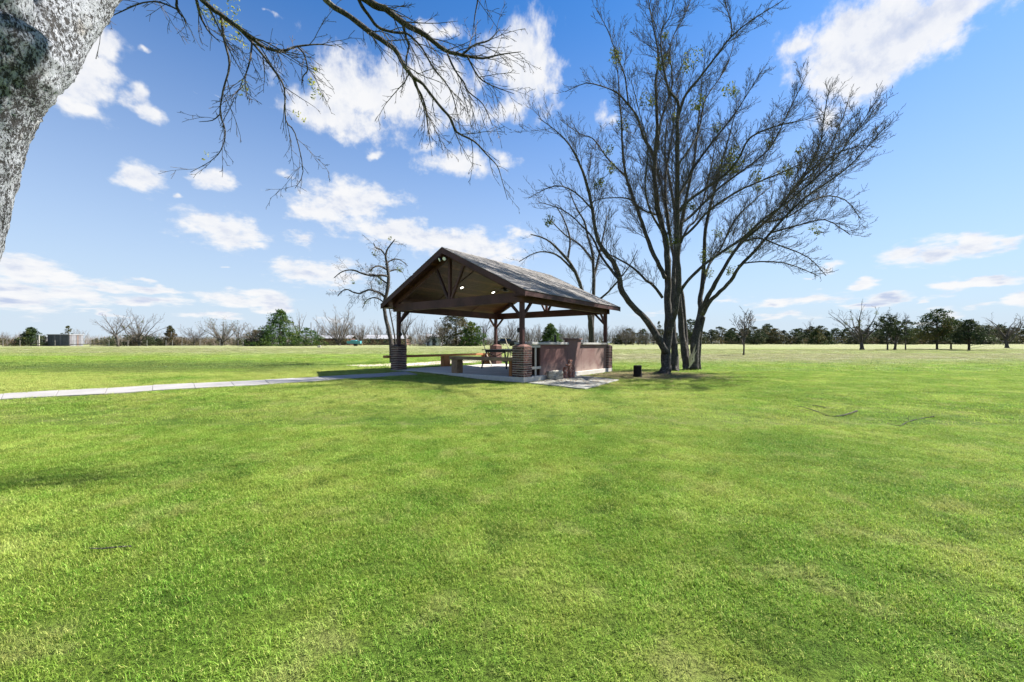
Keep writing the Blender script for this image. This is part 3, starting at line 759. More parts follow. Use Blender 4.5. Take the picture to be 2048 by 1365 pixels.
# ------------------------------------------------------------------ tree building
def smooth_path(pts, sub=3):
    """Catmull-Rom through control points; items are (Vector, radius)"""
    out = []
    for i in range(len(pts)-1):
        p0 = pts[max(i-1,0)]; p1 = pts[i]; p2 = pts[i+1]; p3 = pts[min(i+2, len(pts)-1)]
        for j in range(sub):
            u = j/sub; u2 = u*u; u3 = u2*u
            v = .5*((2*p1[0])+(p2[0]-p0[0])*u+(2*p0[0]-5*p1[0]+4*p2[0]-p3[0])*u2+(3*p1[0]-p0[0]-3*p2[0]+p3[0])*u3)
            out.append((v, p1[1]+(p2[1]-p1[1])*u))
    out.append(pts[-1]); return out
def rand_perp(d, rg):
    v = Vector((rg.gauss(0,1), rg.gauss(0,1), rg.gauss(0,1))); v -= d*v.dot(d)
    return v.normalized() if v.length > 1e-3 else d.orthogonal().normalized()
def grow_path(p, d, L, r0, r1, rg, up=.06, wob=.12, n=5):
    pts = [(p.copy(), r0)]; d = d.normalized(); seg = L/n
    for i in range(n):
        d = (d+Vector((rg.gauss(0,wob), rg.gauss(0,wob), rg.gauss(0,wob)+up))).normalized()
        p = p+d*seg; pts.append((p.copy(), r0+(r1-r0)*(i+1)/n))
    return pts
class TreeB:
    """collects limb tubes (bark) and twig tubes"""
    def __init__(s, seed, rmin=.0035, up=.06, pull=Vector((0,0,0))):
        s.rg = random.Random(seed); s.limb = MB(); s.twig = MB(); s.leafpts = []; s.rmin = rmin; s.up = up; s.pull = pull
    def tube(s, path, n):
        tgt = s.twig if n <= 4 else s.limb
        tgt.tube([p for p, _ in path], [max(r, s.rmin) for _, r in path], n, cap=False)
    def side(s, path, level, spacing, Lf, t0=.15, ang=(30,60), levels=3, dens=1.0, spread=1.0):
        rg = s.rg
        ds = [0]
        for a, b in zip(path, path[1:]): ds.append(ds[-1]+(b[0]-a[0]).length)
        tot = ds[-1]; d = tot*t0+rg.uniform(0, spacing); k = 0
        while d < tot*.99:
            while k < len(ds)-2 and ds[k+1] < d: k += 1
            u = (d-ds[k])/max(ds[k+1]-ds[k], 1e-6); p = path[k][0].lerp(path[k+1][0], u); r = path[k][1]+(path[k+1][1]-path[k][1])*u
            t = (path[k+1][0]-path[k][0]).normalized()
            a = R(rg.uniform(*ang)); dr = (t*math.cos(a)+rand_perp(t, rg)*math.sin(a)*spread+s.pull*.25+Vector((0,0,.12 if s.up > 0 else -.1)))
            frac = 1-d/tot
            L = Lf*(.45+.55*frac)*rg.uniform(.4, 1.3)
            rr = min(r*.55, .004+L*.0062)
            n = 6 if level == 1 else 4
            pth = grow_path(p, dr, L, max(rr, s.rmin*1.2), s.rmin, rg, s.up, .085 if level < 3 else .12, n)
            s.tube(pth, 5 if rr > .02 else 3)
            if level < levels:
                s.side(pth, level+1, spacing*(.62 if level == 1 else .7), L*(.42 if level == 1 else .45), .12, ang, levels, dens, spread)
            d += spacing*rg.uniform(.6, 1.4)/dens
def leaf_clump(rg, c, rad, n, size, mb, flat=1.0):
    for _ in range(n):
        while True:
            v = Vector((rg.uniform(-1,1), rg.uniform(-1,1), rg.uniform(-1,1)))
            if v.length < 1: break
        p = c+Vector((v.x*rad, v.y*rad, v.z*rad*flat))
        a = Vector((rg.gauss(0,1), rg.gauss(0,1), rg.gauss(0,1))).normalized(); b = rand_perp(a, rg)
        l = size*rg.uniform(.6, 1.3); w_ = l*rg.uniform(.3,.5)
        mb.add([p-a*l*.5, p+b*w_*.5, p+a*l*.5, p-b*w_*.5], [(0,1,2,3)])
LIMB_DEPTH = {}
def traced(tb, base_Y, pts, dY=(0, 0), nsides=8, sub=3, level=1, spacing=.15, Lf=2.8, t0=.14, levels=3, dens=1.0, ang=(22,52), twigs=True, width=1.0):
    """a limb given by sight-line control points (column,row,half width px) at a real distance, running from depth offset dY[0] to dY[1]"""
    path = []
    for i, (x, y, r) in enumerate(pts):
        u = i/max(1, len(pts)-1); Y = base_Y+dY[0]+(dY[1]-dY[0])*u
        path.append((ray(x, y, Y), r*width/FOC*Y))
    path = smooth_path(path, sub)
    for i in range(1, len(path)-1):
        jit = path[i][1]*.10
        path[i] = (path[i][0]+Vector((tb.rg.gauss(0,jit), tb.rg.gauss(0,jit), tb.rg.gauss(0,jit))), path[i][1]*tb.rg.uniform(.93,1.08))
    tb.limb.tube([p for p, _ in path], [max(r, tb.rmin) for _, r in path], nsides, cap=True)
    if twigs: tb.side(path, 1, spacing, Lf, t0, ang, levels, dens)
    return path
def finish_tree(root, tb, limb_mat=None, twig_mat=None, loc=None):
    off = root.location.copy()
    for mb, nm, mt, sm_ in ((tb.limb, 'trunk', limb_mat or BARK, True), (tb.twig, 'branches', twig_mat or TWIG, False)):
        if not mb.v: continue
        mb.v = [(x-off.x, y-off.y, z-off.z) for x, y, z in mb.v]
        mb.build(nm, mt, root, smooth_=sm_)
def clumps(root, tb, spots, mat, name='mistletoe', base_rad=.26, n=75, size=.11):
    off = root.location
    for (p, k) in spots:
        m = MB(); leaf_clump(tb.rg, p-off, base_rad*k, int(n*k), size, m)
        leaf_clump(tb.rg, p-off+Vector((tb.rg.uniform(-.2,.2),tb.rg.uniform(-.2,.2),-.15))*k, base_rad*.6*k, int(n*k*.5), size, m)
        m.build(name, mat, root)

# ---- the big pale double tree right of the pavilion
Y1 = 17.4
t1 = TreeB(5, .0043, .06)
T1P = []
def L1(pts, **k):
    k.setdefault('width', .58); T1P.append(traced(t1, Y1, pts, **k)); return T1P[-1]
L1([(1329,754,25),(1329,748,20),(1331,735,17),(1333,700,15.5),(1337,650,14.5),(1336,620,11.5),(1335,590,11),(1335,537,10.5),(1334,498,10),(1326,458,9),(1316,419,8.5),(1309,353,7),(1310,314,6.5),(1315,254,5.5),(1311,169,4),(1316,133,3.2),(1315,97,2.6),(1303,36,1.8),(1290,-40,1)], dY=(0,.6), nsides=12, t0=.34, Lf=2.8, spacing=.17)
L1([(1337,665,12),(1343,643,11),(1349,630,10),(1355,585,9.6),(1357,550,9.4),(1355,511,9),(1354,458,8.8),(1355,405,8),(1354,353,7.4),(1355,300,7),(1355,242,6),(1356,205,5),(1340,184,3.8),(1328,140,3),(1322,97,2.5),(1324,60,2),(1342,29,1.4),(1356,-30,.8)], dY=(-.2,-1.6), nsides=12, t0=.32, Lf=2.8, spacing=.17)
L1([(1356,235,5),(1362,215,4.5),(1373,188,4.2),(1400,155,3.8),(1431,114,3.3),(1462,75,2.8),(1500,43,2),(1560,5,1.2),(1600,-25,.8)], dY=(-1.0,-2.6), Lf=1.6)
L1([(1462,75,2.2),(1463,48,1.8),(1450,0,1.2),(1448,-50,.8)], dY=(-1.8,-1.6), Lf=1.0, nsides=6)
L1([(1330,704,12),(1322,687,11.5),(1294,642,10.5),(1266,613,10),(1245,585,9.5),(1238,553,9),(1226,524,8.2),(1196,482,6.5),(1185,419,5.6),(1174,371,4.8),(1160,330,3.8),(1140,292,2.8),(1112,262,1.8),(1076,236,1)], dY=(0,-2.2), nsides=10, t0=.34, Lf=2.6, spacing=.2)
L1([(1238,556,5.5),(1230,551,5),(1202,512,4.2),(1186,478,3.4),(1160,448,2.6),(1125,420,1.8),(1076,404,1)], dY=(-1.0,-.2), Lf=1.4, t0=.3)
L1([(1184,419,3.2),(1150,385,2.4),(1110,372,1.8),(1060,395,.9)], dY=(-1.4,-2.6), Lf=1.2, nsides=6, t0=.1)
L1([(1325,596,5),(1305,570,4.6),(1292,561,4.2),(1265,535,3.4),(1228,514,2.4),(1196,500,1.3)], dY=(0,-.8), Lf=1.4)
L1([(1330,556,7.5),(1324,543,7.2),(1308,511,6.8),(1292,471,6.4),(1279,432,5.8),(1265,392,5.2),(1252,353,4.6),(1245,302,3.8),(1243,242,3),(1239,205,2.5),(1236,150,1.6),(1228,100,.9)], dY=(0,.9), nsides=9, Lf=1.9)
L1([(1252,353,3.4),(1232,335,3),(1213,314,2.6),(1186,278,2.1),(1160,268,1.5),(1120,240,.9)], dY=(.7,2.4), Lf=1.5, nsides=6)
L1([(1312,320,5),(1300,296,4.6),(1286,273,4.2),(1274,234,3.7),(1257,210,3.1),(1236,188,2.6),(1213,176,2.2),(1172,167,1.6),(1131,184,.9)], dY=(.4,-1.2), Lf=1.5, nsides=7)
L1([(1257,210,2.8),(1252,169,2.4),(1249,150,2.2),(1230,101,1.7),(1215,60,1.4),(1192,17,1)], dY=(-.4,-1.4), Lf=1.4, nsides=6)
L1([(1355,424,5.5),(1376,403,5),(1413,376,4.6),(1450,350,4.1),(1477,318,3.6),(1501,275,3.1),(1555,252,2.3),(1610,240,1.4),(1650,228,.8)], dY=(-.9,-3.0), Lf=1.9)
L1([(1355,396,5.2),(1371,369,4.8),(1389,334,4.3),(1413,300,3.7),(1428,280,3.1),(1467,231,2.3),(1500,180,1.5),(1528,134,.9)], dY=(-.9,.6), Lf=1.7)
L1([(1357,450,5),(1382,432,4.6),(1414,400,4),(1445,371,3.6),(1490,338,3),(1541,295,2.5),(1575,228,1.8),(1616,144,1)], dY=(-.6,1.6), Lf=1.9)
L1([(1358,480,4.6),(1385,458,4.2),(1411,428,3.7),(1440,405,3.4),(1490,376,2.8),(1560,347,2.2),(1620,320,1.5),(1693,289,.9)], dY=(-.5,-3.6), Lf=1.8)
L1([(1360,586,5.2),(1368,572,5.2),(1385,552,5),(1403,535,4.8),(1428,515,4.6),(1450,500,4.4),(1485,477,4.2),(1529,437,3.6),(1568,410,3.1),(1624,362,2.6),(1670,319,2.2),(1724,245,1.4),(1756,196,.8)], dY=(-.2,-2.8), Lf=2.1, nsides=8)
L1([(1362,486,4),(1376,455,3.6),(1392,440,3),(1411,385,2.4),(1425,320,1.7),(1440,250,.9)], dY=(-.4,1.8), Lf=1.5, nsides=6)
L1([(1340,470,5),(1335,430,4.4),(1330,380,4),(1334,330,3.3),(1345,270,2.6),(1352,200,1.7),(1376,120,.9)], dY=(.2,2.2), Lf=1.6, nsides=6)
L1([(1328,470,4),(1300,420,3.4),(1290,370,2.9),(1296,300,2.3),(1280,230,1.6),(1262,160,.9)], dY=(.2,-2.8), Lf=1.6, nsides=6)
L1([(1312,430,3.4),(1285,420,3),(1262,400,2.4),(1232,396,2),(1190,402,1.5),(1145,440,.9)], dY=(.2,1.8), Lf=1.4, nsides=6)
L1([(1316,300,3.5),(1322,240,3),(1345,170,2.3),(1340,90,1.7),(1375,20,1.1),(1390,-40,.7)], dY=(.3,1.8), Lf=1.4, nsides=6)
L1([(1356,330,4),(1395,270,3),(1410,200,2.2),(1450,140,1.5),(1476,60,.9)], dY=(-1,1.2), Lf=1.5, nsides=6)
root1 = empty('bare_tree', (6.6, 17.4, ground(6.6,17.4)), 0, 'tallest bare tree right of the pavilion, its left limb arching toward the roof', 'tree')
spots = []
for (x, y, k, dy) in [(1230,110,1,-1),(1325,125,1.1,-1),(1385,115,1.3,-1.8),(1292,200,1.1,0),(1395,205,1,-2),(1460,178,.9,-2.5),(1243,250,1,.8),(1350,235,.7,0),(1218,300,.8,.8),(1468,325,1.1,-2),
                     (1345,478,.9,-.6),(1098,440,.8,-2),(1225,335,.8,.6),(1450,330,1.3,-1.5),(1470,300,.8,-1.5),(1512,350,1.1,.4),(1515,370,.8,.4),(1541,285,.8,1.4),(1570,340,.8,-2),(1380,412,.6,0),(1330,70,.6,-.5),(1200,365,.7,-1.4),(1432,255,.7,0)]:
    spots.append((ray(x, y, Y1+dy), k*1.15))
clumps(root1, t1, spots, MISTLE)
finish_tree(root1, t1)

Y2 = 20.2
t2 = TreeB(9, .0047, .06)
def L2_(pts, **k):
    k.setdefault('width', .66); return traced(t2, Y2, pts, **k)
L2_([(1376,742,16),(1373,733,11),(1368,700,9.2),(1363,655,8.6),(1358,608,8),(1357,570,7.4),(1356,520,6.6),(1362,450,5.6),(1376,380,4.4),(1390,310,3.2),(1398,230,2),(1405,150,1)], dY=(0,2.0), nsides=10, t0=.4, Lf=2.0)
L2_([(1377,735,9),(1373,700,6.5),(1372,674,5.6),(1368,617,5),(1363,583,4.6),(1350,530,4),(1335,450,3),(1320,360,2),(1290,280,1)], dY=(.2,3), nsides=8, t0=.45, Lf=1.8)
L2_([(1387,742,17),(1388,735,14),(1391,693,12.5),(1397,651,10.8),(1402,622,9.6),(1400,598,6.8),(1404,577,6.4),(1408,524,5.6),(1411,458,4.8),(1424,400,3.8),(1440,340,2.8),(1462,260,1.6),(1476,200,.9)], dY=(-.2,1.6), nsides=11, t0=.5, Lf=1.9)
L2_([(1403,628,7.5),(1408,612,7),(1416,592,6.6),(1425,578,6.2),(1447,538,5.4),(1481,488,4.5),(1529,446,3.9),(1560,415,3.3),(1589,376,2.8),(1636,302,2.2),(1649,228,1.4),(1660,170,.9)], dY=(-.2,-2.0), nsides=9, Lf=2.2, t0=.3)
L2_([(1405,630,6.5),(1418,606,6.2),(1440,584,5.8),(1462,562,5.2),(1476,537,4.7),(1512,500,4.2),(1541,466,3.8),(1602,403,3),(1686,343,2.1),(1730,300,1.5),(1770,255,.9)], dY=(-.2,-3.6), nsides=9, Lf=2.1, t0=.3)
L2_([(1484,484,2.8),(1518,477,2.5),(1558,491,2),(1616,515,1.4),(1652,552,.9)], dY=(-1.6,-3.8), Lf=1.3, nsides=6)
L2_([(1476,532,2.5),(1501,525,2.2),(1568,526,1.7),(1636,552,.9)], dY=(-1.6,-3.4), Lf=1.1, nsides=6)
L2_([(1529,446,3),(1580,432,2.5),(1640,395,2),(1690,400,1.5),(1722,440,.9)], dY=(-1.2,.8), Lf=1.7, nsides=6, t0=.1)
L2_([(1560,415,3),(1610,350,2.4),(1670,310,1.8),(1720,292,1.2),(1755,296,.8)], dY=(-1.4,-4.6), Lf=1.9, nsides=6, t0=.1)
L2_([(1541,466,2.8),(1600,450,2.3),(1650,440,1.8),(1700,470,1)], dY=(-1.6,-5), Lf=1.6, nsides=6, t0=.1)
L2_([(1589,376,2.5),(1640,330,2),(1680,250,1.4),(1700,190,.9)], dY=(-1.6,1.2), Lf=1.7, nsides=6, t0=.1)
L2_([(1404,577,4),(1418,530,3.4),(1440,500,2.8),(1470,440,2.3),(1510,400,1.7),(1545,370,.9)], dY=(.2,3), Lf=1.7, nsides=6, t0=.2)
L2_([(1398,740,9),(1397,732,6.5),(1398,700,5.5),(1402,660,5),(1408,634,4.4)], dY=(.4,.1), nsides=8, twigs=False)
root2 = empty('bare_tree', (9.1, 20.2, ground(9.1,20.2)), 0, 'multi stemmed bare tree with a split hollow base, right of the tallest trunk', 'tree')
spots = []
for (x, y, k, dy) in [(1412,510,1.2,.4),(1416,545,.9,.4),(1510,457,1,-1),(1500,478,.7,-1),(1628,458,.8,-3),(1580,345,.9,-1.6),(1436,465,1,1),(1600,300,.7,-1),(1462,500,.7,0),(1462,540,.7,-1)]:
    spots.append((ray(x, y, Y2+dy), k*1.2))
clumps(root2, t2, spots, MISTLE)
# torn pale wood in the split base
m = MB()
for k in range(7):
    p = ray(1378+k*1.6, 736-k*2.2, Y2-.35)-root2.location
    m.tube([p, p+Vector((t2.rg.uniform(-.1,.1), -.05, t2.rg.uniform(.15,.5))), p+Vector((t2.rg.uniform(-.15,.2), -.1, t2.rg.uniform(.5,.9)))], [.03,.022,.006], 5)
m.build('torn_wood', PALEW, root2)
finish_tree(root2, t2)
t3 = TreeB(12, .004, .05)
traced(t3, 19.0, [(1350,748,13),(1350,742,8.5),(1348,700,6.6),(1346,660,5.6),(1345,600,5),(1348,540,4.2),(1352,470,3.4),(1345,390,2.6),(1330,310,1.8),(1335,240,.9)], dY=(0,1.6), nsides=8, t0=.4, Lf=1.8)
root3 = empty('bare_tree', (7.65, 19.0, ground(7.65,19)), 0, 'slim dark trunk standing between the two big bare trees', 'tree')
finish_tree(root3, t3)

# ---- tree behind the pavilion's right end
t4 = TreeB(21, .006, .06); Y4 = 30.0
def L4(pts, **k):
    k.setdefault('Lf', 2.4); k.setdefault('spacing', .36); k.setdefault('width', .85); return traced(t4, Y4, pts, **k)
L4([(1184,722,10),(1184,715,7.5),(1183,670,6.8),(1182,650,6.8),(1177,622,4.8),(1163,577,4.2),(1151,545,3.8),(1135,520,3.3),(1116,499,2.7),(1092,479,2),(1061,469,1.1)], dY=(0,-1.5), nsides=8, t0=.35)
L4([(1183,655,6),(1186,620,4.6),(1187,586,4.2),(1188,545,3.8),(1184,503,3.3),(1176,475,2.9),(1168,442,2.3),(1153,417,1.7),(1140,385,1)], dY=(0,1.5), nsides=8, t0=.3)
L4([(1150,545,2.7),(1122,516,2.3),(1098,505,1.9),(1071,506,1.5),(1038,524,.9)], dY=(-.9,-2.5), nsides=6)
L4([(1190,602,3),(1203,596,2.6),(1225,575,2.2),(1258,534,1.3),(1275,500,.8)], dY=(0,-2), nsides=6)
L4([(1187,560,3),(1196,520,2.6),(1205,480,2),(1214,430,1)], dY=(.5,2), nsides=6)
L4([(1135,520,2.6),(1140,480,2.2),(1128,440,1.6),(1110,410,.9)], dY=(-.6,1), nsides=6)
L4([(1184,520,2.6),(1160,490,2.2),(1130,470,1.6),(1100,440,.9)], dY=(.5,2.5), nsides=6)
root4 = empty('bare_tree', (ray(1184,700,30).x, 30, ground(5.9,30)), 0, 'bare forked tree standing behind the right end of the pavilion roof', 'tree')
finish_tree(root4, t4)
# ---- gnarled tree left of the pavilion
t5 = TreeB(33, .0052, -.03); Y5 = 23.5
def L5(pts, **k):
    k.setdefault('Lf', 1.5); k.setdefault('spacing', .2); k.setdefault('width', .78); k.setdefault('ang', (35,75)); return traced(t5, Y5, pts, **k)
L5([(786,730,9),(785,715,7),(783,690,6),(777,660,5.2),(771,635,4.8),(769,618,4.6),(770,600,4.5),(775,582,4.4),(777,555,4),(774,527,3),(771,511,2.6),(777,496,2),(790,479,1.2)], dY=(0,.4), nsides=9, t0=.5)
L5([(771,512,2.2),(762,500,1.9),(752,496,1.5),(747,486,.9)], dY=(.3,-.5), nsides=6, t0=.1)
L5([(774,553,3),(762,551,2.8),(743,552,2.6),(724,547,2.3),(707,541,2),(686,543,1.5),(668,556,.9)], dY=(.2,-1.2), nsides=7, t0=.1)
L5([(775,568,2.6),(762,559,2.3),(752,551,1.8),(738,548,1)], dY=(.2,1), nsides=6, t0=.1)
L5([(771,596,3.4),(764,589,3.1),(754,584,2.7),(737,580,2.3),(720,587,2),(707,585,1.8),(690,579,1.4),(675,593,.9)], dY=(.2,-.6), nsides=7, t0=.1)
L5([(775,546,2.2),(782,542,2),(794,540,1.6),(806,546,.9)], dY=(.2,.9), nsides=6, t0=.1)
L5([(774,540,2.4),(762,533,2.1),(750,534,1.7),(736,545,.9)], dY=(.3,-1), nsides=6, t0=.1)
L5([(771,530,2),(784,520,1.7),(800,520,1.3),(815,532,.8)], dY=(.3,1.2), nsides=6, t0=.1)
L5([(769,606,2),(752,596,1.7),(735,600,1.3),(725,617,.8)], dY=(0,1), nsides=6, t0=.1)
L5([(792,700,2.6),(788,665,2.2),(780,625,1.7),(776,600,1)], dY=(.3,.6), nsides=6, t0=.5)
root5 = empty('bare_tree', (ray(785,700,Y5).x, Y5, ground(-7,Y5)), 0, 'small gnarled bare tree leaning behind the left brick pier of the pavilion', 'tree')
clumps(root5, t5, [(ray(751,506,Y5),.8),(ray(757,558,Y5),.9),(ray(800,538,Y5),.9),(ray(742,541,Y5),.5),(ray(706,564,Y5),.5),(ray(733,601,Y5),.6),(ray(780,477,Y5),.4),(ray(760,565,Y5),.6)], MISTLE, base_rad=.28, n=45)
finish_tree(root5, t5, BARK)

# ---- near tree at the left edge, its crown hanging overhead
Yn = 2.45
def dense_limb(mb, path, n, seed, amp=.03, sub=10):
    """thick limb with modelled bark relief"""
    pp = smooth_path(path, sub); pts = [p for p, _ in pp]; b0 = len(mb.v); a = None
    for i, (p, r) in enumerate(pp):
        t = (pts[min(i+1,len(pts)-1)]-pts[max(i-1,0)]).normalized()
        a = (a-t*a.dot(t)).normalized() if a is not None else t.orthogonal().normalized()
        b = t.cross(a)
        for k in range(n):
            an = 2*math.pi*k/n; dr = a*math.cos(an)+b*math.sin(an); q = p+dr*r
            s1 = noise.noise(Vector((q.x*3, q.y*3, q.z*2))+Vector((seed,0,0)))*.10*r
            s2 = noise.noise(Vector((q.x*16, q.y*16, q.z*9)))
            s3 = noise.noise(Vector((q.x*48, q.y*48, q.z*24)))
            s4 = max(0, noise.noise(Vector((q.x*70, q.y*70, q.z*36)))-.05)
            v = q+dr*(s1+amp*.30*s2+amp*.28*s3+amp*.42*s4); mb.v.append((v.x, v.y, v.z))
    for i in range(len(pp)-1):
        for k in range(n):
            k2 = (k+1) % n; mb.f.append((b0+i*n+k, b0+i*n+k2, b0+(i+1)*n+k2, b0+(i+1)*n+k))
tn = TreeB(44, .0022, -.015, Vector((.2,0,-.25)))
def NP(pts, dY=(0,0)):
    out = []
    for i, (x, y, r) in enumerate(pts):
        Y = Yn+dY[0]+(dY[1]-dY[0])*i/(len(pts)-1); out.append((ray(x, y, Y), r*.76/FOC*Y))     # seen obliquely a round trunk looks wider than it is
    return out
tr_m = MB()
dense_limb(tr_m, NP([(-330,1130,150),(-300,1060,118),(-245,850,98),(-170,640,90),(-104,490,84),(-74,352,93),(-54,258,94),(-38,187,100),(-14,120,116),(8,70,112),(20,40,80)], (0,0)), 170, 1)
dense_limb(tr_m, NP([(-20,150,96),(40,95,102),(92,42,84),(150,2,66),(225,-85,54),(330,-180,44)], (0,.7)), 150, 2)
dense_limb(tr_m, NP([(-30,120,88),(-14,40,76),(-14,-40,70),(-40,-180,58),(-60,-330,44)], (0,-.2)), 120, 3)
rootn = empty('bare_tree', (ray(-180,1100,Yn).x, Yn, 0), 0, 'near leaning tree with pale scaly bark at the left edge, branches hanging overhead', 'tree')
off = rootn.location
tr_m.v = [(x-off.x, y-off.y, z-off.z) for x, y, z in tr_m.v]
tr_m.build('trunk', BARKN, rootn, smooth_=True)
def LN(Y0, pts, dY=(0,0), **k):
    k.setdefault('Lf', .85); k.setdefault('spacing', .13); k.setdefault('t0', .05); k.setdefault('ang', (22,55))
    return traced(tn, Y0, pts, dY=dY, **k)
# connection overhead from the trunk limb to the hanging boughs (above the frame)
LN(3.1, [(330,-180,42),(430,-230,36),(560,-220,30),(640,-140,14),(700,-20,9)], (0,1.9), nsides=12, twigs=False)
LN(5.0, [(520,-215,14),(600,-90,8),(652,0,5.6),(701,34,5.2),(745,68,5),(788,98,4.6),(809,132,4.2),(825,154,3.8),(846,169,3),(877,209,2.6),(901,237,2.3),(914,265,2.0),(948,283,1.7),(972,308,1.4),(994,332,1.1),(1003,357,.8),(1015,400,.5)], (-.6,.4), nsides=9, t0=.35)
LN(5.0, [(825,154,3),(835,178,2.4),(843,191,2),(851,215,1.7),(855,250,1.2),(860,285,.7)], (.1,.4), nsides=6)
LN(5.2, [(600,-170,14),(680,-50,8.5),(732,0,7),(769,18,6.4),(806,46,5.6),(855,74,4.8),(889,101,4),(926,111,3),(966,117,2),(1003,109,1.3),(1042,104,.7)], (-.5,.5), nsides=9, t0=.35)
LN(5.3, [(926,108,2.2),(951,89,1.8),(978,81,1.4),(1000,58,.7)], (0,.2), nsides=6)
LN(5.3, [(895,108,2),(908,138,1.8),(926,163,1.5),(938,185,1.3),(966,209,1),(985,252,.6)], (0,-.3), nsides=6)
LN(5.3, [(935,114,2),(957,154,1.5),(985,172,1.1),(1028,188,.6)], (0,.4), nsides=6)
LN(5.1, [(690,-60,4.5),(717,0,3.4),(735,28,3.1),(757,55,2.8),(788,65,2.4),(815,68,2.1),(843,95,1.8),(868,138,1.6),(889,163,1.4),(905,191,1.1),(914,228,.8),(922,265,.5)], (-.3,.6), nsides=7, t0=.25)
LN(5.1, [(806,50,3),(812,75,2.4),(818,92,2),(814,112,1.4),(812,150,.8)], (0,.2), nsides=6)
LN(5.0, [(745,5,2.4),(765,20,2.0),(782,27,1.8),(808,34,1.0)], (0,.1), nsides=5, t0=.8)
LN(4.6, [(330,-160,12),(370,-60,7),(404,0,5),(442,30,4.4),(472,53,4),(507,80,3.5),(533,97,3),(564,103,2.4),(594,93,1.8),(640,89,1.2),(670,93,.6)], (-.8,.3), nsides=8, t0=.3)
LN(4.8, [(594,93,1.7),(609,110,1.5),(615,141,1.3),(607,152,1.1),(603,170,.6)], (0,.1), nsides=5, t0=.1)
LN(4.6, [(442,34,2.6),(449,84,2.2),(459,129,1.9),(446,183,1.6),(440,228,1.4),(451,263,1.1),(442,301,.9),(419,324,.7),(381,345,.5)], (0,.3), nsides=6, t0=.3, dens=.6)
LN(4.7, [(440,229,1.2),(425,241,.9),(398,244,.5)], (0,.1), nsides=5, dens=.4)
LN(4.6, [(472,53,3),(510,91,2.5),(548,141,2),(569,179,1.7),(571,240,1.4),(590,267,1.1),(606,343,.8),(590,377,.5)], (0,.5), nsides=6, t0=.1, dens=.8)
LN(4.6, [(505,78,2),(500,120,1.6),(490,160,1.2),(495,200,.7)], (0,-.4), nsides=5)
LN(4.3, [(360,-50,4),(392,0,3),(400,30,2.3),(415,60,1.6),(440,85,.8)], (0,.3), nsides=6)
LN(4.0, [(170,-60,4),(213,38,1.0)], (0,.3), nsides=5, t0=.6, dens=.3)
LN(4.2, [(330,-90,3.2),(352,-10,2.4),(354,19,2),(369,38,1.4),(372,52,.7)], (0,.2), nsides=5, t0=.3, dens=.6)
LN(4.2, [(354,19,1.6),(320,5,1.5),(286,6,1.3),(244,23,1.0),(213,38,.6)], (0,.2), nsides=5, dens=.7)
LN(4.6, [(960,-60,2.2),(956,-5,1.6),(950,30,1.2),(945,70,.6)], (0,.2), nsides=5, dens=.8)
# the rest of the crown, overhead and behind the camera (its shade falls on the lawn to the left)
for (x0, y0, z0, x1, y1, z1, r_) in ((-2.3,2.6,4.6, .8,1.2,7.8,.09),(-2.2,2.9,4.9,-1.0,6.8,8.6,.10),(-2.0,3.0,5.0, 2.6,4.6,8.2,.09),(-2.9,2.3,4.8,-4.6,5.2,8.5,.10),(-2.9,2.2,4.8,-5.6,1.0,8.4,.10),(-2.2,2.9,5.2,-.4,5.6,10.2,.08),(-2.9,2.3,4.9,-2.2,-1.6,8.2,.09)):
    p0, p1 = Vector((x0,y0,z0)), Vector((x1,y1,z1)); pth = []
    for i in range(8):
        u = i/7; q = p0.lerp(p1, u)+Vector((tn.rg.gauss(0,.12), tn.rg.gauss(0,.12), .5*math.sin(u*3.1))); pth.append((q, r_*(1-.85*u)))
    pth = smooth_path(pth, 3)
    tn.limb.tube([p for p, _ in pth], [r for _, r in pth], 8)
    tn.up = .03; tn.side(pth, 1, .34, 1.7, .15, (28,60), 3, .9); tn.up = -.015
clumps(rootn, tn, [(ray(418,20,4.5),1),(ray(458,36,4.6),1.1),(ray(470,46,4.7),.7),(ray(428,42,4.5),.7),(ray(465,6,4.5),.8),(ray(474,72,4.6),.4),(ray(626,140,4.8),.55),(ray(622,165,4.8),.7),(ray(632,180,4.8),.6),(ray(594,227,4.8),.45),(ray(487,170,4.6),.5),(ray(490,182,4.6),.4),(ray(412,308,4.8),.35)],
       SPRING, 'spring_leaves', base_rad=.10, n=34, size=.035)
finish_tree(rootn, tn, BARK, TWIG)

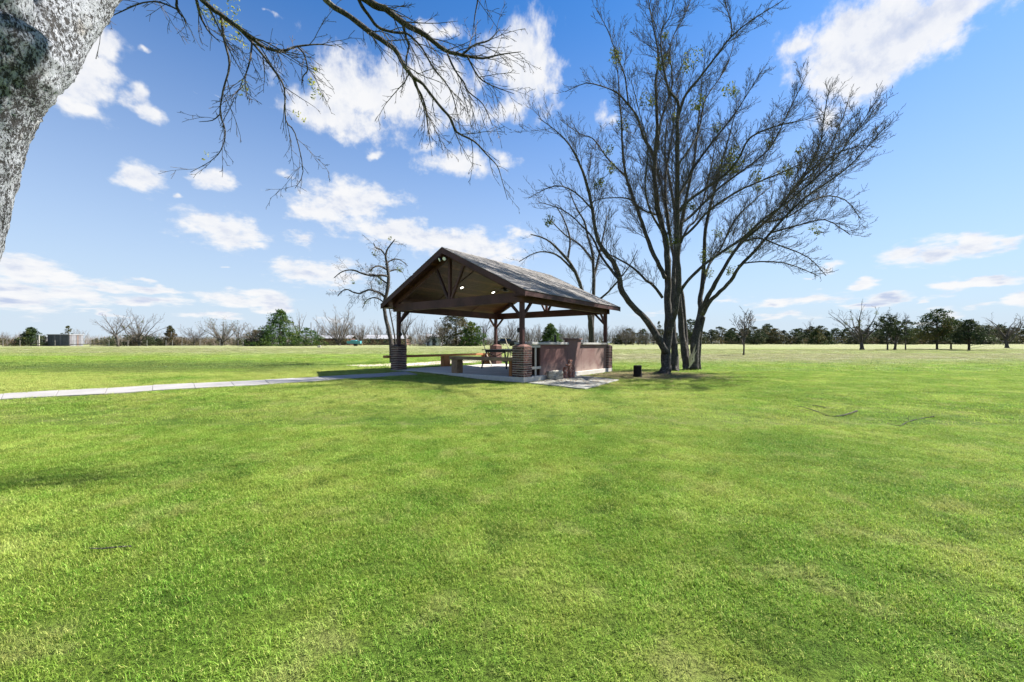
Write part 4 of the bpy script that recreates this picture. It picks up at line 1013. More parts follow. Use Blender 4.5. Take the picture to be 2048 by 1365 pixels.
# ------------------------------------------------------------------ background trees from a few grown kinds
def proto_bare(seed, H=7.0, spread=.8, stems=1, twig=None, dens=1.0, trunk_h=.25, up=.05, lean=0, thick=1.0, leaves=None, nleaf=0, mist=0, base_r=.17):
    tb = TreeB(seed, .010, up); rg = tb.rg; lv = MB()
    for s_ in range(stems):
        a = rg.uniform(0, 6.28); d = Vector((math.cos(a)*.25*(stems > 1)+lean, math.sin(a)*.25*(stems > 1), 1))
        p0 = Vector((rg.uniform(-.2,.2)*(stems-1)*.6, rg.uniform(-.2,.2)*(stems-1)*.6, -.1))
        r0 = base_r*H/7*thick/(1 if stems == 1 else 1.5)
        tr = grow_path(p0, d, H*trunk_h, r0, r0*.75, rg, .03, .05, 4)
        tr[0] = (tr[0][0], r0*1.4)
        tb.limb.tube([p for p, _ in tr], [r for _, r in tr], 8)
        top = tr[-1][0]; nl = rg.randint(5, 7)
        for k in range(nl):
            a = 6.28*k/nl+rg.uniform(-.4,.4); sp = rg.uniform(.25, 1.0)*spread
            d = Vector((math.cos(a)*sp+lean, math.sin(a)*sp, rg.uniform(.6,1.0)))
            st_ = tr[rg.randint(2,4)][0] if k > 1 else top
            L = H*(1-trunk_h)*rg.uniform(.75, 1.02)
            pth = grow_path(st_, d, L, r0*.55, .014, rg, up, .11, 9)
            tb.limb.tube([p for p, _ in pth], [max(r,.012) for _, r in pth], 5)
            tb.side(pth, 1, H*.046/dens, H*.30, .10, (24,56), 3)
            if leaves:
                for q, _ in pth[3:]: leaf_clump(rg, q+Vector((rg.uniform(-.4,.4), rg.uniform(-.4,.4), rg.uniform(-.2,.5))), H*.09, nleaf, H*.03, lv)
            if mist and rg.random() < mist: leaf_clump(rg, pth[rg.randint(5,8)][0], H*.035, 46, .16, lv)
    return tb, lv
def make_bare(name, label, cat='tree', group=None, mat=None, twig=None, leafmat=None, loc=(0,0,0), rz=0, sc=1, **k):
    tb, lv = proto_bare(**k)
    root = empty(name, (0,0,0), 0, label, cat, group)
    tb.limb.build('trunk', mat or BARK, root, smooth_=True)
    tb.twig.build('branches', twig or TWIGP, root)
    if lv.v: lv.build('leaves' if k.get('leaves') else 'mistletoe', leafmat or MISTLE, root)
    root.location = loc; root.rotation_euler = (0,0,rz); root.scale = (sc,sc,sc); return root
def make_cedar(name, label, H, Wd, seed, mat, group=None, loc=(0,0,0), n=2600, clear=.05, shape='cone', rz=0, card=.26, cat='tree'):
    rg = random.Random(seed); mb = MB(); tk = MB()
    tk.tube([(0,0,-.1),(0,0,H*.5),(rg.uniform(-.1,.1),0,H*.9)], [Wd*.018+.05,Wd*.012+.02,.02], 8)
    nb_ = int(n/20)
    i = 0
    while i < nb_:
        u = rg.random(); i += 1
        h = clear*H+(1-clear)*H*u
        if shape == 'cone': pr = (1-u)**.75*.98+.06
        elif shape == 'round': pr = math.sin(math.pi*min(1, u*.86+.14))**.6
        else: pr = min(1, (1-u)*1.9)**.55*.95+.05
        if rg.random() > .25+.75*pr: i -= 1; continue
        a = rg.uniform(0, 6.283); rr = Wd/2*pr*(.30+.70*rg.random()**.6)*(1+.55*noise.noise(Vector((math.cos(a)*1.8, math.sin(a)*1.8, u*5+seed))))*rg.uniform(.8,1.15)
        c = Vector((math.cos(a)*rr, math.sin(a)*rr, max(h-rr*.04, .12)))
        cs = (.09+.12*rg.random())*Wd*.5*(.5+.5*pr)+.10
        if rg.random() < .45: tk.tube([(0,0,max(h-rr*.3, .1)), (c.x, c.y, c.z)], [.03,.008], 4)
        leaf_clump(rg, c, cs, 20, card, mb, .6)
    root = empty(name, loc, rz, label, cat, group)
    tk.build('trunk', BARK, root, smooth_=True); mb.build('foliage', mat, root); return root
def make_bush(name, label, Wd, H, seed, mat, loc, n=900, card=.22, group=None, cat='shrub', twigs=True, long_=1.0):
    rg = random.Random(seed); mb = MB(); tk = MB()
    for i in range(max(6, n//40)):
        a = rg.uniform(0,6.283); rr = Wd/2*rg.random()**.5
        h = H*rg.uniform(.15,.9)*(1-.35*(rr/(Wd/2))**2)
        c = Vector((math.cos(a)*rr*long_, math.sin(a)*rr*.6, h))
        if mat: leaf_clump(rg, c, H*.26, 40, card, mb, .8)
        if twigs:
            for _ in range(3):
                q = grow_path(Vector((c.x*.7, c.y*.7, 0)), Vector((rg.uniform(-.5,.5), rg.uniform(-.5,.5), 1)), H*rg.uniform(.7,1.15), .022, .008, rg, .05, .16, 5)
                tk.tube([p for p, _ in q], [r for _, r in q], 3, cap=False)
    root = empty(name, loc, 0, label, cat, group)
    if tk.v: tk.build('stems', TWIGP, root)
    if mb.v: mb.build('foliage', mat, root)
    return root

# right hand field
make_bare('bare_tree', 'small thin bare tree alone in the field right of the big trees', loc=gp(1487,37,-.05), seed=101, H=4.2, spread=.75, trunk_h=.42, base_r=.13, dens=.9, up=.06)
make_bare('bare_tree', 'wide bare tree dotted with mistletoe in the right hand field', loc=gp(1724,58,-.05), seed=104, H=8.4, spread=1.0, trunk_h=.26, dens=.8, up=.03, mist=.95, base_r=.20, twig=TWIG)
make_bare('bare_tree', 'leaning bare tree beside the wide mistletoe tree', loc=gp(1789,57,-.05), seed=107, H=6.4, spread=.9, trunk_h=.3, dens=.8, lean=.18, mist=.4, twig=TWIG)
make_cedar('cedar_tree', 'thin stemmed cedar leaning left of the leaning bare tree', 5.0, 3.0, 61, CEDARD, loc=gp(1775,56.5,-.05), n=2400, clear=.42, shape='round')
make_cedar('cedar_tree', 'slim sparse dark cedar with a bare stem, left of the largest field cedar', 4.2, 2.3, 62, CEDARD, loc=gp(1811,55.5,-.05), n=700, clear=.4, shape='round')
make_cedar('cedar_tree', 'largest dark green cedar with a clear trunk in the right hand field', 5.9, 5.2, 63, CEDAR, loc=gp(1874,59.5,-.05), n=6000, clear=.28, shape='dome', rz=1)
make_cedar('cedar_tree', 'small olive cedar just right of the largest field cedar', 4.4, 3.5, 64, CEDARD, loc=gp(1902,60,-.05), n=4000, clear=.30, shape='round')
make_cedar('cedar_tree', 'broad low olive cedar, rightmost of the field cedars', 4.1, 5.0, 65, CEDARD, loc=gp(1938,54,-.05), n=4600, clear=.26, shape='cone')
make_bare('bare_tree', 'pale spreading bare tree at the right edge of the field', loc=gp(2014,70,-.05), seed=111, H=7.4, spread=1.25, trunk_h=.25, dens=.9, up=.0, base_r=.24)

# right hand treeline: cedars one by one
protoC = [make_cedar('cedar_tree', 'dark cedar', 4.9+.3*k, 4.6+.5*((k*2) % 3), 70+k, (CEDARD, CEDAR, CEDARD, CEDAR)[k], n=4200, clear=.02, shape=('dome','cone','round','dome')[k], card=.34, loc=(0,0,-50)) for k in range(4)]
LAB = 'dark cedar in the dense treeline behind the right hand field'; GRP = 'cedars of the far right treeline'
firstuse = [True]*4
px_ = 1236.0; i = 0
while px_ < 2290:
    Yt = 112+rnd.uniform(-7, 9); k = rnd.randrange(4); loc = gp(px_, Yt, -.1); s_ = rnd.uniform(.60, 1.05)*(.82 if px_ < 1340 else 1)
    if firstuse[k]:
        o = protoC[k]; firstuse[k] = False; o.location = loc; o.scale = (s_*1.1, s_, s_); o['label'] = LAB; o['group'] = GRP
    else: copy_tree(protoC[k], loc, rnd.uniform(0,6.28), (s_*1.1, s_*1.1, s_), LAB, GRP)
    px_ += rnd.uniform(15, 26)*(1.35 if px_ < 1340 else 1); i += 1
for k in range(4):
    for nn in range(7):
        px_ = 1400+rnd.uniform(0, 820); Yt = 128+rnd.uniform(-4, 8); s_ = rnd.uniform(.75, 1.12)
        copy_tree(protoC[k], gp(px_, Yt, -.1), rnd.uniform(0,6.28), (s_, s_, s_), LAB, GRP)
# bare wood behind the bar and trunks
protoB = [make_bare('bare_tree', 'x', loc=(0,0,-50), seed=130+k, H=7.5, spread=(.6,.85,.7)[k], trunk_h=.2, dens=.62, up=.06, stems=(1,2,3)[k], base_r=.13, twig=TWIGP) for k in range(3)]
LABB = 'grey brown bare tree in the thin wood behind the bar and big trunks'; GRPB = 'bare trees of the far middle treeline'
fu = [True]*3
def put_bare(px, Y, s_, k, lab, grp):
    if fu[k]:
        o = protoB[k]; fu[k] = False; o.location = gp(px, Y, -.1); o.scale = (s_,s_,s_); o['label'] = lab
        if grp: o['group'] = grp
        return o
    return copy_tree(protoB[k], gp(px, Y, -.1), rnd.uniform(0,6.28), s_, lab, grp)
for k in range(3): put_bare((1062, 1142, 1252)[k], 92, .66, k, LABB, GRPB)
px_ = 1048
while px_ < 1345:
    put_bare(px_, rnd.uniform(86, 108), rnd.uniform(.5, .78), rnd.randrange(3), LABB, GRPB); px_ += rnd.uniform(8, 15)
make_cedar('cedar_tree', 'bright green pointed cedar seen over the bar counter behind the smoker', 4.9, 5.6, 81, CEDARB, loc=gp(1101,88,-.1), n=7500, clear=.02, shape='cone', card=.3)
make_cedar('cedar_tree', 'narrow spired dark cedar poking above the wood left of the big trunk', 6.1, 2.4, 82, CEDARD, loc=gp(1318,104,-.1), n=1300, clear=.02, card=.3)
make_cedar('cedar_tree', 'tall round cedar seen between the stems of the split tree', 6.4, 5.0, 83, CEDAR, loc=gp(1381,100,-.1), n=5500, clear=.02, shape='dome', card=.3)
make_bare('bare_tree', 'small bare tree rising above the cedar treeline', loc=gp(1619,126,-.1), seed=140, H=8.2, spread=.7, trunk_h=.5, dens=.6)
# the grey twiggy wood beyond the field, too far to tell the stems apart
dw = MB(); rg = random.Random(8)
for i_ in range(5200):
    px_ = rg.uniform(-260, 1420) if i_ % 9 else rg.uniform(1400, 2300); Yt = rg.uniform(118, 150); c = gp(px_, Yt, -.1)
    hh = rg.uniform(1.6, 4.4)*(.8+.35*noise.noise(Vector((px_*.012, 0, 3))))*(1.2 if 1040 < px_ < 1345 else .95)
    q = grow_path(c, Vector((rg.uniform(-.3,.3), rg.uniform(-.2,.2), 1)), hh, .035, .012, rg, .05, .13, 4)
    dw.tube([p for p, _ in q], [r for _, r in q], 3, cap=False)
    p = q[2][0]
    for _ in range(3):
        q2 = grow_path(q[rg.randint(1,3)][0], Vector((rg.uniform(-.7,.7), rg.uniform(-.3,.3), 1)), hh*rg.uniform(.3,.5), .018, .01, rg, .05, .1, 2)
        dw.tube([p for p, _ in q2], [r for _, r in q2], 3, cap=False)
tag(dw.build('distant_wood', TWIGP), kind='stuff')
ul = MB()
for i_ in range(1500):
    px_ = rg.choice((rg.uniform(185, 500), rg.uniform(185, 500), rg.uniform(-150, 60), rg.uniform(640, 1050))); Yt = rg.uniform(84, 94); c = gp(px_, Yt, rg.uniform(.05, 1.0)*(1.2+.8*noise.noise(Vector((px_*.03, 1, 1)))))
    leaf_clump(rg, c, .75, 14, .30, ul)
tag(ul.build('undergrowth', SCRUB), kind='stuff')
# low scrub filling the foot of the right treeline
sc_ = MB(); rg = random.Random(5)
for i_ in range(700):
    px_ = rg.uniform(1200, 2250); Yt = rg.uniform(104, 118); c = gp(px_, Yt, rg.uniform(.1, 1.6)); leaf_clump(rg, c, 1.0, 18, .36, sc_)
tag(sc_.build('undergrowth', SCRUB), kind='stuff')

# left hand treeline
make_cedar('cedar_tree', 'pointed cedar left of the weathered shed', 3.6, 4.6, 91, CEDAR, loc=gp(62,77,-.1), n=6000, clear=.02, card=.24)
make_cedar('cedar_tree', 'small rounded olive cedar between the white pole and the shed', 2.1, 1.9, 92, CEDARD, loc=gp(87,78,-.1), n=700, shape='round', card=.2)
make_cedar('cedar_tree', 'cedar top showing above the shed roof', 4.6, 2.8, 93, CEDARD, loc=gp(136,92,-.1), n=1300, card=.26)
put_bare(158, 94, .60, 1, 'bare tree behind the right end of the shed roof', None)
LABG = 'distant grey bare tree at the far left edge of the field'; GG = 'distant bare trees at the far left'
for px_ in (-60,-40,-18,4,18,34): put_bare(px_, 100, rnd.uniform(.42,.52), rnd.randrange(3), LABG, GG)
make_bush('shrub', 'low olive scrub at the foot of the pointed cedar', 4.5, 1.5, 94, SCRUB, gp(32,76,-.1), n=800)
make_bare('bare_tree', 'slender bare tree with a pale lower trunk, left of the widest left hand tree', loc=gp(236,72,-.05), seed=151, H=6.6, spread=.85, trunk_h=.34, dens=.8, up=.03, base_r=.17, twig=TWIG)
make_bare('bare_tree', 'widest bare tree of the left treeline with mistletoe balls and leafy shrubs below', loc=gp(280,77,-.05), seed=153, H=7.6, spread=1.05, trunk_h=.16, dens=.85, stems=2, up=.02, mist=.5, base_r=.25, twig=TWIG)
make_bush('shrub', 'dark green and brown shrubs under the widest left hand bare tree', 9.0, 2.5, 155, CEDARD, gp(272,79,-.1), n=4200, card=.28, long_=1.1)
make_bush('shrub', 'low olive brush right of the shed', 5.0, 1.5, 156, SCRUB, gp(206,79,-.1), n=700)
make_cedar('cedar_tree', 'reddish grey small cedar right of the widest left hand tree', 4.0, 3.2, 157, SCRUB, loc=gp(341,80,-.1), n=3000, clear=.1, card=.26)
make_bush('shrub', 'olive shrubs below the reddish small cedar', 7.0, 2.1, 158, SCRUB, gp(350,82,-.1), n=2200)
make_bare('bare_tree', 'dense low bare tree left of the grey green broad tree', loc=gp(388,80,-.05), seed=160, H=4.7, spread=1.0, trunk_h=.16, dens=.8, stems=2, twig=TWIG)
make_bare('broad_tree', 'broad half leafed grey green tree in the middle of the left treeline', loc=gp(443,79,-.05), seed=162, H=6.3, spread=1.1, trunk_h=.14, dens=.7, stems=2, leaves=True, nleaf=9, leafmat=leaf_mat('grey_green_leaf', (.05,.065,.035), (.14,.15,.08), None, 2), base_r=.28)
make_bare('bare_tree', 'pinkish twiggy tree between the broad tree and the big cedar', loc=gp(505,76,-.05), seed=163, H=5.0, spread=1.0, trunk_h=.18, dens=1.0, up=.0)
make_bare('bare_tree', 'thin bare tree leaning at the right side of the grey green broad tree', loc=gp(476,82,-.05), seed=164, H=5.0, spread=.8, trunk_h=.25, dens=.9)
make_bush('shrub', 'brown and green brush below the grey green broad tree', 11.0, 1.7, 165, SCRUB, gp(425,84,-.1), n=2600, long_=1.1)
make_cedar('cedar_tree', 'largest dense green cedar left of the pavilion', 7.0, 9.6, 171, CEDARB, loc=gp(560,79,-.1), n=9500, clear=.0, shape='cone', card=.32)
make_cedar('cedar_tree', 'lower spreading cedar at the right side of the largest cedar', 3.4, 6.6, 172, CEDARB, loc=gp(612,77,-.1), n=3600, clear=.01, shape='dome', card=.28)
make_cedar('cedar_tree', 'dark low cedar at the left foot of the largest cedar', 3.2, 5.2, 173, CEDARD, loc=gp(515,80,-.1), n=5000, clear=.01, shape='dome', card=.28)
make_bare('bare_tree', 'large fan shaped bare tree left of the pavilion behind the field', loc=gp(681,82,-.05), seed=181, H=8.2, spread=.85, trunk_h=.08, dens=.95, stems=3, up=.05, base_r=.2, twig=TWIGP)
make_bare('bare_tree', 'bare tree behind the right side of the largest cedar', loc=gp(598,92,-.05), seed=182, H=8.4, spread=.6, trunk_h=.3, dens=.6)
make_bare('bare_tree', 'lower bare tree right of the fan shaped tree', loc=gp(722,86,-.05), seed=183, H=5.2, spread=.8, trunk_h=.12, dens=.9, stems=2)
make_bare('bare_tree', 'leaning thin bare tree left of the fan shaped tree', loc=gp(634,84,-.05), seed=184, H=5.6, spread=.7, trunk_h=.2, dens=.5)
# seen through the pavilion
make_cedar('cedar_tree', 'big mixed cedar seen through the pavilion', 7.0, 7.2, 191, CEDARD, loc=gp(912,80,-.1), n=8000, clear=.0, shape='dome', card=.34)
make_cedar('cedar_tree', 'yellow green cedar at the right of the one seen through the pavilion', 4.6, 4.6, 192, CEDARB, loc=gp(944,76,-.1), n=5000, clear=.0, shape='dome', card=.30)
make_bare('bare_tree', 'pale twiggy bare tree in front of the cedar seen through the pavilion', loc=gp(884,74,-.05), seed=193, H=5.6, spread=.9, trunk_h=.3, dens=1.0)
make_bare('bare_tree', 'dark bare tree just right of the left brick pier post', loc=gp(812,74,-.05), seed=194, H=6.8, spread=.6, trunk_h=.35, dens=.6, twig=TWIG)
put_bare(838, 84, .86, 0, 'tall straight bare tree behind the far bench', None)
make_bare('bare_tree', 'low arching pale bare tree behind the long bench', loc=gp(856,80,-.05), seed=195, H=4.6, spread=1.2, trunk_h=.14, dens=1.0, up=-.01)
make_bare('bare_tree', 'bare tree right of the yellow green cedar, seen under the roof', loc=gp(968,78,-.05), seed=196, H=5.8, spread=.7, trunk_h=.28, dens=.7, twig=TWIG)
make_bare('bare_tree', 'bare tree behind the parked pickup seen under the roof', loc=gp(1022,78,-.05), seed=197, H=5.6, spread=.8, trunk_h=.25, dens=.8, stems=2, twig=TWIG)
make_bush('shrub', 'dead grey brush in front of the pale shed', 6.5, 2.6, 198, None, gp(838,78,-.1), n=1500)
make_bush('shrub', 'brown brush beside the far pier under the roof', 5.0, 1.8, 199, SCRUB, gp(985,86,-.1), n=700)
LABW = 'thin grey bare tree in the hazy wood behind the left houses'; GW = 'bare trees behind the houses'
for px_ in (650,664,705,742,756,770,800,822,862,960,992,1010,1034): put_bare(px_+rnd.uniform(-4,4), rnd.uniform(96,112), rnd.uniform(.62,.86), rnd.randrange(3), LABW, GW)

# ------------------------------------------------------------------ shed, houses, fence, vehicles in the distance
def facing_box(name, label, cat, pxl, pxr, Y, h, depth, wall, roofm, roof_over=.3, gable=False, base=0.0, rz=None):
    a, b = gp(pxl, Y), gp(pxr, Y); c = (a+b)/2; Wd = (b-a).length; c.z = ground(c.x, c.y)+base
    root = empty(name, c, 0, label, cat)
    MB().box(-Wd/2, Wd/2, 0, depth, -.3, h).build('wall', wall, root)
    if gable:
        m = MB(); o_ = roof_over; rh = depth*.18
        m.add([(-Wd/2-o_,-o_,h-.05),(Wd/2+o_,-o_,h-.05),(Wd/2+o_,depth/2,h+rh),(-Wd/2-o_,depth/2,h+rh),(Wd/2+o_,depth+o_,h-.05),(-Wd/2-o_,depth+o_,h-.05),
               (-Wd/2-o_,-o_,h+.08),(Wd/2+o_,-o_,h+.08),(Wd/2+o_,depth/2,h+rh+.13),(-Wd/2-o_,depth/2,h+rh+.13),(Wd/2+o_,depth+o_,h+.08),(-Wd/2-o_,depth+o_,h+.08)],
              [(0,1,7,6),(6,7,8,9),(9,8,10,11),(4,5,11,10),(0,3,2,1),(3,5,4,2),(1,2,8,7),(2,4,10,8),(0,6,9,3),(3,9,11,5)])
        m.build('roof', roofm, root)
    else:
        bevel(MB().box(-Wd/2-.1, Wd/2+.1, -.12, depth+.1, h+.003, h+.14).build('roof', roofm, root), .02)
    return root, Wd
# weathered sheet-metal shed
sh_, Wd = facing_box('metal_shed', 'weathered flat roofed metal shed with a pale roof edge at the far left', 'shed', 95.5, 139, 78, 2.1, 2.5, RUST, ROOFG, base=.0)
SHD = plain('shaded_sheet_metal', (.085,.09,.10), .6, .3, var=.5, sc=2)  # shade of the shed front painted into the sheet colour
SHL = plain('sunlit_sheet_metal', (.19,.18,.19), .6, .3, var=.35, sc=2)  # paler copy of the sheets, sunlight on the right wall painted in
SHL2 = plain('grey_sheet_metal', (.15,.145,.155), .6, .3, var=.4, sc=2); SHL3 = plain('sunlit_white_sheet_metal', (.24,.24,.26), .6, .2, var=.3, sc=2)
nsh = 16; wsh = Wd/nsh
for k in range(nsh):
    x0 = -Wd/2+k*wsh
    MB().box(x0+.015, x0+wsh-.02, -.05-.012*(k % 2), -.002, -.1, 2.06+.02*math.sin(k*3.3)).build('wall_sheet', SHD if k not in (5, 9) else SHL2, sh_)
for k in range(11):  # right wall: sunlit side painted with pale sheets, streaked and partly rusty
    y0 = .02+k*.225
    MB().box(Wd/2+.002, Wd/2+.03+.012*(k % 2), y0, y0+.205, -.1, 2.06+.02*math.sin(k*2.3)).build('wall_sheet', (SHL, SHL3, RUST, SHL3, SHL2, SHL, SHL3)[(k*5) % 7], sh_)
h1, Wd = facing_box('farmhouse', 'long low dark red house with a pale roof behind the far fence', 'house', 726, 812, 98, 1.75, 5, BRICKW, ROOFG, gable=True, base=-.3)
for k in range(5): MB().box(-Wd/2+1+k*2.0, -Wd/2+1.9+k*2.0, -.03, .02, .7, 1.6).build('window', GLASSD, h1)
h2, Wd = facing_box('low_barn', 'low dark barn with a pale roof behind the foot of the fan shaped tree', 'barn', 636, 700, 96, 1.45, 4, BRICKW, ROOFG, gable=True, base=.1)
for k in range(3): MB().box(-Wd/2+.8+k*2.4, -Wd/2+2.0+k*2.4, -.03, .02, 0, 1.2).build('door', DARK_SHADEW, h2)
h3, Wd = facing_box('garden_shed', 'small pale shed half hidden by brush behind the long bench', 'shed', 852, 882, 84, 1.75, 3, WHITEW, ROOFG, gable=True, roof_over=.15, base=.0)
MB().box(-.25, .45, -.03, .02, 0, 1.5).build('door', GLASSD, h3)
# turquoise boat
bt = empty('boat', gp(708, 76), 0, 'turquoise boat hull parked beyond the field, in front of the red house', 'boat')
m = MB(); rows = [(-1.35,.05,.62),(-.9,.35,.55),(0,.5,.5),(.9,.5,.5),(1.3,.42,.55)]
for x, wd, zb in rows: m.v += [(x,-wd,.95),(x,-wd*.6,zb-.1),(x,wd*.6,zb-.1),(x,wd,.95)]
for i in range(len(rows)-1):
    for k in range(3): m.f.append((i*4+k, i*4+k+1, (i+1)*4+k+1, (i+1)*4+k))
    m.f.append((i*4+3, i*4, (i+1)*4, (i+1)*4+3))
m.f += [(0,3,2,1),(16,17,18,19)]
m.build('hull', TURQ, bt); bevel(MB().box(-.5,.5,-.4,.4,.951,1.12).build('cover', TURQ, bt), .05)
MB().box(-1.2,1.2,-.3,.3,.3,.38).build('trailer_frame', BLACK, bt)
for s_ in (-1, 1): MB().tube([(.3,s_*.5,.22),(.3,s_*.38,.22)], .22, 12).build('wheel', TYRE, bt)
# parked pickup under the roof view
pk = empty('parked_car', gp(1010, 78), .1, 'white car with dark windows parked far behind the dark table', 'car')
bevel(MB().box(-2.2,2.2,-.85,.85,.42,1.0).build('body', BLACK, pk), .12, 2)
bevel(MB().hexa([(-1.2,-.8,1.0),(1.3,-.8,1.0),(1.3,.8,1.0),(-1.2,.8,1.0),(-.8,-.66,1.42),(.9,-.66,1.42),(.9,.66,1.42),(-.8,.66,1.42)]).build('windows', GLASSD, pk), .03)
bevel(MB().box(-.9,1.0,-.72,.72,1.38,1.56).build('roof', WHITEP, pk), .05)
MB().box(1.5,2.23,-.7,.7,.99,1.02).build('hood', WHITEW, pk)
for a in (-1.4, 1.4):
    for b in (-.86, .70): MB().tube([(a,b,.34),(a,b+.16,.34)], .34, 14).build('wheel', TYRE, pk)
# wire fence along the left field edge
fe = empty('wire_fence', gp(300, 73), 0, 'wire fence with pale posts along the far left edge of the field', 'fence')
FL = fe.location
post_px = [-150,-105,-60,-28,6,40,75,110,146,181,218,256,294,332,345,364,400,440,486]
PST = plain('pale_fence_post', (.26,.25,.23), .8)
pts_ = [gp(p, 73)-FL for p in post_px]
for p in pts_: MB().tube([p+Vector((0,0,-.1)), p+Vector((0,0,1.15))], .032, 6).build('post', PST, fe)
for hgt in (.3,.6,.85,1.05):
    MB().tube([p+Vector((0,0,hgt)) for p in pts_], .010, 3).build('wire', BLACK, fe)
for (a, b, h0, h1_) in ((60,98,.55,.62),(60,140,.15,.12),(98,112,.65,.62),(140,205,.35,.5),(465,490,.2,.5)):
    MB().tube([gp(a,72.8)-FL+Vector((0,0,h0)), gp((a+b)/2,72.8)-FL+Vector((0,0,(h0+h1_)/2-.04)), gp(b,72.8)-FL+Vector((0,0,h1_))], .055, 6).build('dark_rail', BLACK, fe)
wp = MB().tube([gp(78,73.5)-Vector((0,0,.1)), gp(78,73.5)+Vector((0,0,2.0))], .085, 8).build('white_pole', WHITEP)
tag(wp, 'thick white pole taller than the fence posts, left of the metal shed', 'pole')
up_ = MB().tube([gp(622,88)-Vector((0,0,.1)), gp(622,88)+Vector((0,0,5.0))], .07, 8).build('utility_pole', TWIGP); tag(up_, 'thin brown utility pole right of the largest cedar', 'pole')
for q, (px_, lab) in enumerate(((636.5,'left'),(640.3,'right'))):
    o = bevel(MB().box(-.11,.11,-.1,.1,0,.26 if q == 0 else .34).build('white_marker', WHITEP, loc=gp(px_, 66)), .03)
    tag(o, f'tiny white marker at the field edge near the low cedar, the {lab} of two', 'marker')
gt = empty('pipe_gate', gp(1432, 98), 0, 'white pipe rail gate at the far field edge right of the split tree', 'gate')
MB().tube([(-.85,0,.72),(.8,0,.72)], .045, 6).build('rail', WHITEP, gt)
MB().tube([(.8,0,-.1),(.8,0,1.15)], .05, 6).build('post', WHITEP, gt); MB().tube([(-.85,0,-.1),(-.85,0,.75)], .03, 6).build('post', WHITEP, gt)
gt2 = empty('pipe_gate', gp(1303, 98), 0, 'pale pipe rail low in the brush left of the big trunk', 'gate')
MB().tube([(-1.0,0,.85),(1.1,0,.80)], .035, 6).build('rail', PST, gt2)
for s_ in (-1,1): MB().tube([(s_,0,-.1),(s_,0,.82)], .03, 6).build('post', PST, gt2)

# ------------------------------------------------------------------ fallen branches on the lawn
def fallen(name, label, pts, r0, seed):
    tb = TreeB(seed, .0025, .0); path = []
    for i, (x, y) in enumerate(pts):
        p = on_ground(x, y); u = i/(len(pts)-1); path.append((p+Vector((0,0,.02+.02*math.sin(u*9+seed))), r0*(1-.75*u)))
    path = smooth_path(path, 3)
    root = empty(name, path[0][0].copy(), 0, label, 'branch')
    tb.limb.tube([p for p, _ in path], [r for _, r in path], 6)
    tb.side(path, 2, .30, .24, .3, (20,40), 3)
    tb.twig.v = [(x, y, max(z, ground(x, y)+.01)) for x, y, z in tb.twig.v]
    finish_tree(root, tb, BARK, TWIG); return root
fallen('fallen_branch', 'curved fallen branch lying on the grass right of the big trees', [(1714,826),(1690,833),(1660,833),(1635,826),(1604,818),(1585,813)], .014, 1)
fallen('fallen_branch', 'thinner grey fallen branch, nearest the right edge of the lawn', [(1868,838),(1840,838),(1815,847),(1800,856),(1775,847)], .010, 2)
fallen('fallen_branch', 'small fallen stick above the curved fallen branch', [(1652,818),(1630,815),(1612,811)], .010, 3)
tag(MB().tube([on_ground(*p)+Vector((0,0,.022)) for p in [(262,1100),(230,1102),(205,1105),(178,1104)]], [.005,.004,.004,.002], 6).build('fallen_twig', BARK), 'straight dark twig lying in the foreground lawn at the left', 'twig')

# ------------------------------------------------------------------ grass
def inside(poly, x, y):
    c = False; j = len(poly)-1
    for i in range(len(poly)):
        xi, yi = poly[i]; xj, yj = poly[j]
        if (yi > y) != (yj > y) and x < (xj-xi)*(y-yi)/(yj-yi)+xi: c = not c
        j = i
    return c
slabpoly = [tuple(PW_(a, b)[:2]) for a, b in ((-.03,-.03),(W+.03,-.03),(W+.03,W+.03),(-.03,W+.03))]
def blocked(x, y):
    if inside(slabpoly, x, y) or inside(pad, x, y): return True
    if y < 24 and x < -2 and inside(pathpoly, x, y): return True
    return False
def clump_mesh(name, seed, n, rad, h, wd):
    rg = random.Random(seed); m = MB()
    for _ in range(n):
        a = rg.uniform(0, 6.283); r_ = rad*math.sqrt(rg.random()); x, y = r_*math.cos(a), r_*math.sin(a)
        hh = h*rg.uniform(.45, 1.15); b = rg.uniform(0, 6.283); ln = hh*rg.uniform(.2, 1.7); w_ = wd*rg.uniform(.7,1.3)
        dxx, dyy = math.cos(b), math.sin(b); px2, py2 = -dyy*w_/2, dxx*w_/2
        m.add([(x-px2,y-py2,-.004),(x+px2,y+py2,-.004),(x+dxx*ln*.35+px2*.8,y+dyy*ln*.35+py2*.8,hh*.6),(x+dxx*ln*.35-px2*.8,y+dyy*ln*.35-py2*.8,hh*.6),(x+dxx*ln,y+dyy*ln,hh*rg.uniform(.75,1))],
              [(0,1,2,3),(3,2,4)])
    o = bpy.data.objects.new(name, m.mesh(name, BLADE)); return o
